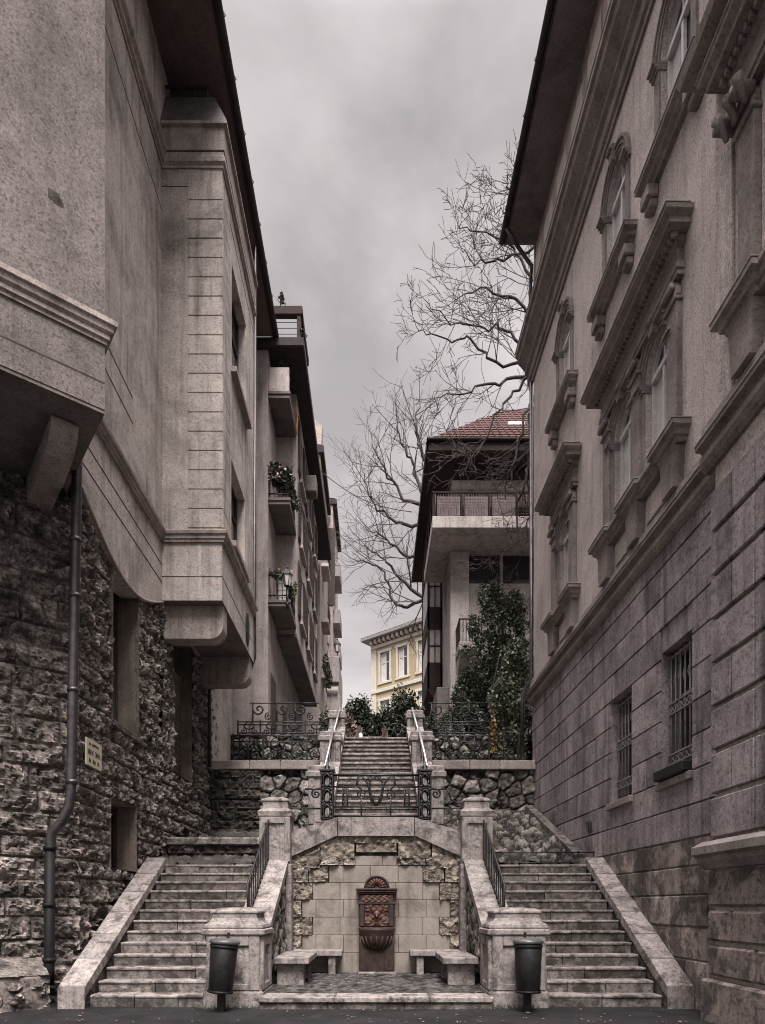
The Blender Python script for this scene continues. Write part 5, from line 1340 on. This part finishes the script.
for z in (22.6, 19.6, 17.4):
    m = MB(); m.box(-2.75, -2.3, 42.6, 45, z, z+.9, .02); part('balcony', m, M['render_mid'], G_)
for y in (43.0, 46.0):
    for z in (20.7, 23.8, 18.3): win(G_, Pg, y, y+1.2, z, z+1.7, .0, 'whiteframe', (1, 0))
m = MB(); m.box(-3.4, -2.62, 42.25, 42.32, 20.6, 25.5, .005); part('recess_shade', m, M['darkwood'], G_)  # dark plate on the wall face stands in for recess shade
m = MB(); m.prism([(-3.45, 8.0), (-2.05, 8.0), (-2.15, 12), (-2.35, 15.6), (-3.45, 15.6)], 41.5, 45.5, lambda p, q, s: (p, s, q)); m.box(-3.6, -2.32, 41.3, 46, 15.4, 17.0, .03); part('terrace_block', m, M['render_mid'], G_)
m = MB(); m.box(-3.35, -2.35, 41.25, 41.31, 14.85, 15.1, .01); part('pale_slot', m, M['cream'], G_)
for i, (a_, b_) in enumerate((((319, 470, 37), (412, 512, 33)), ((335, 530, 43), (412, 580, 36)))):
    p, q_ = px(*a_), px(*b_); m = MB()
    m.tube([p.lerp(q_, k/10)-Vector((0, 0, .5*math.sin(math.pi*k/10))) for k in range(11)], .022, 4)
    single('overhead_wire', m, M['black'], ('upper' if i == 0 else 'lower')+' thin black wire crossing the sky to the bare tree', 'wire', tuple(p), 'overhead wires')
# ------------------------------------------------------------ red roofed house on the right
D = thing('villa', 'brown and cream villa with red tiled roof, deep eaves and long balcony', 'house', (2.7, 27, 7))
Pd = PY(27.0)
dops = [(3.65, 5.05, 14.6, 15.85-.02, False), (5.15, 6.9, 14.6, 15.83, False)]
m = MB(); wallpanel(m, Pd, 3.0, 12, 7, 18.6, dops+[(3.1, 8.5, 16.35, 18.0, False)], .5); m.add([(3.0, 27, 7), (3.0, 36, 7), (3.0, 36, 18.6), (3.0, 27, 18.6)], [(0, 1, 2, 3)]); part('wall', m, M['render_light'], D)
m = MB(); m.box(3.6, 12, 27.6, 36, 7, 18.4, .01); part('core', m, M['darkmason'], D)
for o in dops: win(D, Pd, o[0], o[1], o[2], o[3], -.2, 'darkwood', (0, 0))
m = MB(); m.box(3.0, 3.75, 26.8, 27.05, 9.5, 15.82, .02); part('pillar', m, M['render_light'], D)
win(D, Pd, 3.15, 8.4, 16.4, 17.95, -.48, 'darkwood', (4, 0))
m = MB(); m.box(2.14, 9, 25.2, 27.0, 15.84, 16.30, .02); m.box(2.14, 3.0, 27.0, 29.5, 15.84, 16.30, .02); sl_ = part('balcony', m, M['render_light'], D)
m = MB(); m.box(2.13, 9, 25.22, 25.27, 17.18, 17.25, .008); m.box(2.13, 2.18, 25.2, 29.4, 17.18, 17.25, .008)
x = 2.2
while x < 9: m.box(x-.03, x+.03, 25.22, 25.27, 16.3, 17.18, .005); x += 1.05
for k in range(5): m.box(2.14, 2.18, 25.3+k*1.0, 25.34+k*1.0, 16.3, 17.18, .005)
part('railing', m, M['brownclad'], sl_)
m = MB(); rs = random.Random(5); x = 2.26
while x < 8.9:
    for i in range(9): m.tube([(x+.1*i, 25.25, 16.36), (x+.1*i, 25.25, 17.15)], .008, 4)
    for i in range(7): m.tube([(x, 25.245, 16.4+.11*i), (x+.9, 25.245, 16.4+.11*i)], .008, 4)
    x += 1.05
part('lattice', m, M['lattice'], sl_)
m = MB()
for k, x in enumerate((2.3, 3.35, 4.4)): m.box(x+.02, x+.9, 25.29, 25.31, 16.36, 17.1, .004)
part('privacy_panel', m, M['lattice'], sl_)
m = MB(); m.box(2.95, 9, 25.9, 26.1, 17.75, 18.1, .02); part('lintel_beam', m, M['render_light'], D)
m = MB(); m.box(1.93, 13, 25.0, 35.2, 18.62, 18.75, .01); part('eave_soffit', m, M['brownclad'], D)
m = MB(); m.box(1.90, 13, 24.95, 25.05, 18.60, 18.95, .01); m.box(1.88, 1.98, 24.95, 35.2, 18.60, 18.95, .01)
m.tube([(1.9, 24.88, 18.98), (13, 24.88, 18.98)], .06, 8); part('gutter', m, M['brownclad'], D)
m = MB(); e = [(1.9, 24.9, 18.97), (13, 24.9, 18.97), (13, 35.2, 18.97), (1.9, 35.2, 18.97)]; r1, r2 = (5.9, 30.0, 23.9), (13, 30.0, 23.9)
m.add(e+[r1, r2], [(0, 1, 5, 4), (3, 0, 4), (2, 3, 4, 5), (1, 2, 5)])
v = Vector(r1)-Vector(e[0])
for k in range(14):      # tile courses
    f = k/14; p = Vector(e[0]).lerp(Vector(r1), f); q2 = Vector(e[1]).lerp(Vector(r2), f); m.tube([p+Vector((0, 0, .02)), q2+Vector((0, 0, .02))], .022, 4)
for k in range(40):
    x = 2.4+k*.27
    f1 = min(1, max(0, (x-1.9)/(5.9-1.9))); m.tube([(x, 24.92, 19.0), (x, 24.9+5.1*f1, 18.99+4.93*f1)], .028, 4)
part('roof', m, M['tile'], D)
m = MB(); m.box(5.4, 6.1, 27.2, 27.9, 21.15, 21.35, .02); part('skylight', m, M['curtain'], D)
# glazed oriel on the side
m = MB(); 
for z0_, z1_ in ((11.3, 12.5), (14.0, 15.0), (16.9, 18.6)): m.box(2.32, 3.0, 30.0, 33.6, z0_, z1_, .01)
m.box(2.32, 2.42, 30, 30.1, 11.3, 18.6, .01); m.box(2.9, 3.0, 30, 30.1, 11.3, 18.6, .01); m.box(2.32, 2.42, 33.5, 33.6, 11.3, 18.6, .01)
m.prism([(2.32, 11.29), (3.0, 11.29), (3.0, 10.3)], 30, 33.6, lambda p, q, s: (p, s, q))
orl = part('oriel', m, M['brownclad'], D)
for z0_, z1_ in ((12.5, 14.0), (15.0, 16.9)):
    m = MB(); m.box(2.42, 2.9, 30.06, 30.08, z0_, z1_, .002); m.box(2.36, 2.38, 30.1, 33.5, z0_, z1_, .002); part('pane', m, M['curtain'], orl)
    m = MB(); m.box(2.42, 2.9, 30.03, 30.06, (z0_+z1_)/2-.03, (z0_+z1_)/2+.03, .004); m.box(2.64, 2.68, 30.03, 30.06, z0_, z1_, .004); part('glazing_bar', m, M['brownclad'], orl)
# side terrace, lower left front
m = MB(); m.box(3.2, 4.1, 25.6, 27.0, 11.4, 11.7, .02); m.prism([(25.6, 11.39), (27, 11.39), (27, 10.2)], 3.25, 4.05, lambda p, q, s: (s, p, q)); tr = part('lower_balcony', m, M['render_pale'], D)
m = MB(); m.box(3.2, 4.1, 25.62, 25.66, 12.55, 12.6, .005)
for k in range(8): m.box(3.22+.12*k, 3.25+.12*k, 25.62, 25.65, 11.7, 12.55, .004)
for k in range(8): m.box(3.21, 3.24, 25.65+.17*k, 25.68+.17*k, 11.7, 12.55, .004)
m.box(3.2, 3.25, 25.6, 27, 12.55, 12.6, .005); part('railing', m, M['iron'], tr)
m = MB(); m.box(2.5, 3.0, 27.3, 35, 7, 10.5, .02); part('base_wall', m, M['soffit_pale'], D)
m = MB(); m.box(5.3, 6.0, 26.9, 27.02, 7, 9.4, .01); part('gate_leaf', m, M['tile'], D)
plant('balcony_plant', 'small bright green plant behind the lattice railing of villa balcony', 'plant', (3.6, 25.8, 17.35), (.35, .2, .32), 260, .10, M['ivy'])
# ------------------------------------------------------------ yellow building at the end of the street
Y0_, dirv = Vector((-.36, 60)), Vector((1.17, -1)).normalized()
nn = Vector((dirv.y, -dirv.x)); ang = math.atan2(dirv.y, dirv.x)
Yb = thing('yellow_building', 'distant yellow plastered building with pale framed windows and dark eaves', 'building', (-.36, 60, 8.5), ang)
PYl = lambda u, n, z: (u, -n, z-8.5)
yops = [(u, u+1.05, z, z+z2, False) for u in (1.0, 3.0, 5.2, 7.4, 9.6) for z, z2 in ((21.4, 2.6), (17.2, 2.5))]
m = MB(); wallpanel(m, PYl, 0, 14, 8.5, 25.2, yops, .25); m.add([PYl(0, 0, 8.5), PYl(0, -12, 8.5), PYl(0, -12, 25.2), PYl(0, 0, 25.2)], [(3, 2, 1, 0)]); part('wall', m, M['yellow'], Yb)
m = MB(); m.box(.4, 14, -11.5, -.6, 8.5, 25, .01, 0, PYl); part('core', m, M['darkmason'], Yb)
for o in yops:
    w = win(Yb, PYl, o[0], o[1], o[2], o[3], -.12, 'whiteframe', (1, 1), .10, curtain=.35)
    b = MB()
    for a_, b_, c_, d_ in ((o[0]-.2, o[0], o[2], o[3]), (o[1], o[1]+.2, o[2], o[3]), (o[0]-.3, o[1]+.3, o[3], o[3]+.25), (o[0]-.3, o[1]+.3, o[2]-.2, o[2])): b.box(a_+.002, b_-.002, 0, .08, c_+.002, d_-.002, .01, 0, PYl)
    part('surround', b, M['cream'], w)
m = MB(); m.box(-.05, 14, 0, .12, 20.5, 20.8, .02, 0, PYl); m.box(-.05, 14, 0, .15, 24.5, 24.8, .02, 0, PYl); m.box(-.1, .5, -.02, .06, 8.5, 24.5, .02, 0, PYl); part('string_course', m, M['cream'], Yb)
m = MB()
for k in range(28): m.box(.1+.5*k, .35+.5*k, .02, .5, 24.85, 25.18, .02, 0, PYl)
part('modillion', m, M['cream'], Yb)
m = MB(); m.box(-.7, 14.5, -12.5, .8, 25.2, 25.5, .03, 0, PYl); part('eave', m, M['greyframe'], Yb)
m = MB(); m.prism([(-12.5, 25.51), (.8, 25.51), (-5.8, 28)], -.7, 14.5, lambda p, q, s: PYl(s, p, q)); part('roof', m, M['tile'], Yb)
# ------------------------------------------------------------ bare trees
def limb(mb, pts, r0, r1, n=6):
    k = len(pts); mb.tube(pts, [r0+(r1-r0)*i/(k-1) for i in range(k)], n)
def smoothline(pts, sub=4, rs=None, jit=0.0):
    P_ = [Vector(p) for p in pts]; out = []
    for i in range(len(P_)-1):
        p0 = P_[max(i-1, 0)]; p1 = P_[i]; p2 = P_[i+1]; p3 = P_[min(i+2, len(P_)-1)]
        for s in range(sub):
            t_ = s/sub
            v = .5*((2*p1)+(p2-p0)*t_+(2*p0-5*p1+4*p2-p3)*t_*t_+(3*p1-p0-3*p2+p3)*t_**3)
            if rs and (i or s): v = v+Vector((rs.gauss(0, jit), rs.gauss(0, jit), rs.gauss(0, jit)))
            out.append(v)
    out.append(P_[-1]); return out
def grow(mb, p, d, length, r, depth, rs, bias):
    n = 5 if depth > 1 else 4
    pts = [p]; q = p.copy(); dd = d.normalized()
    for k in range(n):
        dd = (dd+Vector((rs.gauss(0, .13), rs.gauss(0, .13), rs.gauss(0, .13)))+bias*.10).normalized(); q = q+dd*(length/n); pts.append(q)
    mb.tube(pts, [max(.008, .85*r*(1-.6*i/n)) for i in range(n+1)], 5 if depth > 2 else 3, cap=False)
    if depth <= 0: return
    nc = rs.choice((3, 4, 4)) if depth > 1 else rs.choice((2, 3, 4))
    for k in range(nc):
        f = .2+.8*(k+rs.random())/nc; i = min(int(f*n), n-1); b = pts[i].lerp(pts[i+1], f*n-i)
        ax = (pts[i+1]-pts[i]).normalized(); side = ax.orthogonal().normalized(); side = Matrix.Rotation(rs.uniform(0, 6.28), 3, ax) @ side
        side.y *= .8; a = rs.uniform(.45, .95)
        nd = ax*math.cos(a)+side*math.sin(a)
        grow(mb, b, nd, length*rs.uniform(.42, .68), r*rs.uniform(.42, .58), depth-1, rs, bias)
def baretree(label, trunk, limbs, seed, r0, bias, depth=3, tr=(.35, .22), spawn=7, ln=(1.3, 2.3), lr=.09):
    rs = random.Random(seed)
    t = thing('bare_tree', label, 'tree', tuple(trunk[0]), 0, 'leafless trees')
    m = MB(); tp = smoothline(trunk, 4, rs, .04); limb(m, tp, tr[0], tr[1], 10); part('trunk', m, M['bark'], t)
    m = MB()
    for L_ in limbs:
        pts = smoothline(L_, 5, rs, .07); limb(m, pts, lr*1.2, lr*.22, 6)
        k = len(pts)
        for s in range(int(spawn+len(L_)*1.5)):
            f = .12+.88*rs.random(); i = min(int(f*(k-1)), k-2); b = pts[i]; ax = (pts[i+1]-pts[i]).normalized()
            side = ax.orthogonal().normalized(); side = Matrix.Rotation(rs.uniform(0, 6.28), 3, ax) @ side; side.y *= .8
            a = rs.uniform(.5, 1.1); grow(m, b, ax*math.cos(a)+side*math.sin(a), rs.uniform(*ln)*(1.15-.4*f), lr*(.55-.3*f), depth-1, rs, bias)
        grow(m, pts[-1], (pts[-1]-pts[-2]), ln[0]*.8, lr*.25, 2, rs, bias)
    part('branches', m, M['twig'], t); return t
TP = lambda Y: (lambda x, y: px(x, y, Y))
q = TP(39.5)
baretree('leafless tree spreading its crown left of the villa roof', [Vector((4.2, 39.5, 7)), q(446, 650), q(440, 600), q(436, 540), q(434, 480)], [
    [q(436, 500), q(420, 490), q(412, 462), q(400, 440), q(396, 412)], [q(436, 480), q(420, 450), q(416, 425), q(420, 405)],
    [q(440, 520), q(415, 524), q(392, 520), q(372, 500), q(362, 470)], [q(440, 590), q(425, 598), q(405, 606), q(392, 598), q(384, 572), q(366, 562), q(355, 560)],
    [q(425, 600), q(400, 578), q(385, 560), q(365, 545)], [q(436, 510), q(405, 500), q(384, 470), q(372, 440)], [q(436, 560), q(410, 556), q(388, 540), q(370, 530)]], 12, .3, Vector((0, 0, .5)), 3, (.34, .2), 3, (1.8, 2.8), .11)
q = TP(22.8)
baretree('leafless tree reaching out from behind the ornate house', [Vector((6.4, 22.8, 5.6)), Vector((6.3, 22.8, 14)), Vector((6.2, 22.8, 20)), Vector((6.0, 22.8, 25))], [
    [Vector((6.2, 22.8, 19.0)), q(535, 370), q(495, 362), q(468, 340), q(440, 338), q(416, 326)], [Vector((6.2, 22.8, 20)), q(530, 360), q(505, 330), q(478, 325), q(450, 322), q(425, 300)],
    [Vector((6.2, 22.8, 22)), q(540, 290), q(510, 245), q(485, 235), q(458, 225)], [Vector((6.1, 22.8, 23)), q(540, 250), q(505, 258), q(478, 262), q(462, 250)],
    [Vector((6.0, 22.8, 25)), q(545, 220), q(522, 205), q(508, 190), q(512, 172)], [Vector((6.0, 22.8, 25)), q(540, 235), q(514, 215), q(494, 206)],
    [q(540, 365), q(520, 385), q(500, 410), q(480, 450), q(455, 456)], [q(545, 380), q(525, 420), q(512, 470), q(500, 505)], [q(545, 390), q(535, 440), q(522, 490), q(515, 540), q(490, 552)],
    [q(545, 330), q(515, 300), q(480, 290), q(455, 300)], [q(535, 370), q(500, 382), q(470, 392), q(435, 398)], [q(545, 380), q(528, 440), q(530, 500), q(520, 560)]], 7, .2, Vector((-.25, 0, .15)), 3, (.30, .16), 2, (.9, 1.8), .055)
# ------------------------------------------------------------ evergreens
def spire(label, x, y, zb, zt, r, n, mat, name='conifer_tree', group='evergreens on the terraces', size=.065):
    t = thing(name, label, 'tree', (x, y, zb), 0, group)
    m = MB(); m.tube([(x, y, zb), (x+.05, y, zb+(zt-zb)*.5), (x, y, zt-.2)], [.10, .07, .02], 6); part('trunk', m, M['bark'], t)
    m = MB(); K = 70
    for k in range(K):
        f = (k+rl.random())/K; z = zb+(zt-zb)*(.04+.95*f); rr = r*(1-f**2.2)**.8*rl.uniform(.35, 1.3)
        a = rl.uniform(0, 6.28); c = Vector((x+rr*math.cos(a), y+rr*.8*math.sin(a), z))
        up = Vector((.35*math.cos(a), .35*math.sin(a), rl.uniform(.2, 1.1)))*r*.55      # feathery upright spray
        pts = []
        for _ in range(n//K):
            q2 = rl.random(); p = c+up*(q2-.4); w = r*.20*(1-q2*.8); pts.append((p.x+rl.gauss(0, w), p.y+rl.gauss(0, w), p.z+rl.gauss(0, w)))
        leaves(m, pts, size, rl, elong=2.0)
    part('crown', m, mat, t); return t
spire('tall feathery evergreen in front of the villa wall, left stem', 4.05, 23.4, 7.0, 12.9, .9, 11000, M['conifer'])
spire('tall feathery evergreen beside the ornate house corner', 4.95, 23.6, 7.0, 12.6, .9, 11000, M['conifer'])
spire('short bushy evergreen at the foot of the tall ones', 3.25, 24.0, 7.0, 9.9, .8, 7000, M['conifer'])
spire('broad middle evergreen between the two tall ones', 4.35, 23.9, 7.0, 11.2, .9, 11000, M['conifer'])
t = thing('ivy_mass', 'broad leaved ivy tumbling over the right terrace wall', 'ivy', (4.6, 21.6, 5.6), 0)
m = MB()
for _ in range(70):
    f = rl.random(); c = (3.75+.95*rl.random()+.25*f, 21.2+.7*rl.random(), 5.75+4.3*f)
    if c[0] < 4.3-.9*min(1, f*1.6) or f > .92: c = (4.45+.2*rl.random(), c[1], c[2])
    leaves(m, blob(110, c, (.32, .3, .36)), .10, rl, elong=1.2)
part('foliage', m, M['ivy'], t)
m = MB()
for k in range(7): x = 3.9+.13*k; m.tube([(x, 21.7, 5.6), (x+.1, 21.6, 7), (x-.1, 21.7, 8.6), (x+.1, 21.6, 9.6)], .02, 5)
part('stem', m, M['bark'], t)
m = MB(); leaves(m, blob(160, (3.72, 21.1, 7.0), (.10, .15, .75)), .10, rl, elong=1.2); part('yellow_leaf', m, M['yellowleaf'], t)
# shrubs at the head of the stairs
for lb, x, y, z, rx, rz, mt, n in (('dark yew bush below the yellow building, left one', -.75, 30.5, 9.5, .8, 1.75, 'darkleaf', 3400), ('dark yew bush under the middle windows of yellow building', .35, 31.5, 9.3, .8, 1.6, 'darkleaf', 3000),
        ('dark yew bush nearest to the villa oriel', 1.25, 30.0, 9.6, .85, 1.85, 'darkleaf', 3600), ('dark yew bush filling the gap before the yellow building', -.1, 32.5, 8.7, .9, 1.3, 'darkleaf', 2400), ('bright green shrub against the villa base', 2.05, 27.0, 8.3, .6, 1.4, 'conifer', 1500), ('dry pinkish bush left of the stair head', -1.25, 29.0, 8.6, .55, 1.5, 'dryleaf', 1100), ('dry pale bush beneath the yellow building corner', -1.0, 38, 11.4, .9, 2.6, 'dryleaf', 1300)):
    plant('shrub', lb, 'shrub', (x, y, z), (rx, rx*.8, rz), int(n*2.4), .115, M[mt], True, None, 'shrubs above the stair head')
plant('terrace_plant', 'dark creeping plants behind the left scroll fence', 'plant', (-3.9, 20.6, 6.0), (.7, .4, .5), 900, .10, M['darkleaf'])
plant('terrace_plant', 'small green plants on the terrace left of upper stairs', 'plant', (-2.6, 20.8, 6.05), (.7, .4, .35), 500, .10, M['conifer'])
plant('terrace_plant', 'low green plants behind the right scroll fence', 'plant', (2.6, 20.8, 6.0), (.8, .4, .4), 600, .10, M['conifer'])
# rustic garden bench at the stair head, bollard, bicycle
t = thing('garden_bench', 'brown wooden bench with two high ends at the stair head', 'bench', (-.12, 23.6, UZ))
m = MB()
for k in range(5): m.box(-.52, .24, 23.42+.09*k, 23.49+.09*k, UZ+.40+rnd.uniform(-.008, .008), UZ+.44, .01, rnd.uniform(-.3, .3))
part('seat', m, M['tarp'], t)
for x in (-.60, .31):
    m = MB()
    for k in range(4): m.box(x-.10+.055*k, x-.052+.055*k, 23.45, 23.50+.01*k, UZ+.0, UZ+.86+.05*math.sin(k*1.1+x)-.05*abs(k-1.5), .012, rnd.uniform(-.35, .35))
    m.box(x-.11, x+.11, 23.51, 23.55, UZ+.30, UZ+.38, .01); m.box(x-.11, x+.11, 23.51, 23.55, UZ+.66, UZ+.73, .01)
    m.box(x-.10, x+.10, 23.46, 23.9, UZ+.52, UZ+.57, .015)
    part('side_panel', m, M['tarp'], t)
m = MB(); m.box(-.52, .24, 23.86, 23.90, UZ+.5, UZ+.60, .01, .2); part('backrest', m, M['tarp'], t)
m = MB(); m.box(-.50, .22, 23.6, 23.64, UZ+.05, UZ+.38, .01); part('underseat_shade', m, M['black'], t)  # black board stands in for the shade under the seat
t = single('white_bollard', MB().lathe([(.07, 0), (.075, .02), (.07, .32), (.05, .38), (.02, .40)], (-.52, 22.6, UZ), 12), M['whiteframe'], 'short white bollard on the top step before the covered motorbike', 'bollard', (-.52, 22.6, UZ))
t = thing('bicycle', 'dark bicycle leaning by the right top pier', 'bicycle', (.78, 23.3, UZ))
for s in (-.32, .32):
    m = MB(); m.tube([(.74+s*.75+.24*math.cos(a), 23.3+s*.5, UZ+.33+.33*math.sin(a)) for a in np.linspace(0, 2*math.pi, 18)], .02, 6); part('wheel', m, M['black'], t)
f0, f1, f2, f3, f4 = (.5, 23.14, UZ+.33), (.74, 23.3, UZ+.30), (.64, 23.25, UZ+.8), (.92, 23.42, UZ+.8), (.98, 23.46, UZ+.33)
m = MB()
for a_, b_ in ((f0, f1), (f0, f2), (f1, f2), (f1, f3), (f2, f3), (f3, f4)): m.tube([a_, b_], .02, 5)
m.tube([(.92, 23.42, UZ+.8), (.92, 23.42, UZ+1.0), (.86, 23.25, UZ+1.04), (.98, 23.6, UZ+1.04)], .014, 5); part('frame', m, M['black'], t)
m = MB(); m.box(.55, .74, 23.2, 23.32, UZ+.84, UZ+.9, .02); part('saddle', m, M['black'], t)
# leaves and weeds on the paving
m = MB(); rs = random.Random(9)
pts = [(rs.uniform(-5, 5), 8.7+1.1*rs.random()**1.6, .012+rs.random()*.01) for _ in range(90)]+[(rs.uniform(-1.6, 1.6), rs.uniform(10.4, 13.2), .25) for _ in range(40)]
for p in pts:
    a = rs.uniform(0, 6.28); s = rs.uniform(.012, .035); m.add([(p[0]+s*math.cos(a), p[1]+s*math.sin(a), p[2]), (p[0]-s*.5*math.sin(a), p[1]+s*.5*math.cos(a), p[2]+.012), (p[0]-s*math.cos(a), p[1]-s*math.sin(a), p[2]+.004), (p[0]+s*.5*math.sin(a), p[1]-s*.5*math.cos(a), p[2]+.01)], [(0, 1, 2, 3)], rs.uniform(-.4, .6))
o = single('fallen_leaves', m, M['dryleaf'], 'scattered dry leaves lying on the dark asphalt and cobbles', 'leaves'); o['kind'] = 'stuff'
m = MB()
for x, y in [(-2.62+.06*k, 9.98) for k in range(16)]+[(1.75+.05*k, 9.98) for k in range(14)]+[(4.75+.02*k, 10+.12*k) for k in range(12)]:
    for _ in range(7): a = rs.uniform(0, 6.28); h = rs.uniform(.03, .10); xx, yy = x+rs.gauss(0, .03), y+rs.gauss(0, .03); m.add([(xx-.008, yy, 0), (xx+.008, yy, 0), (xx+.03*math.cos(a), yy+.03*math.sin(a), h)], [(0, 1, 2)], rs.uniform(-.3, .3))
o = single('weeds', m, M['conifer'], 'small weeds growing along the foot of the stone piers', 'weeds'); o['kind'] = 'stuff'
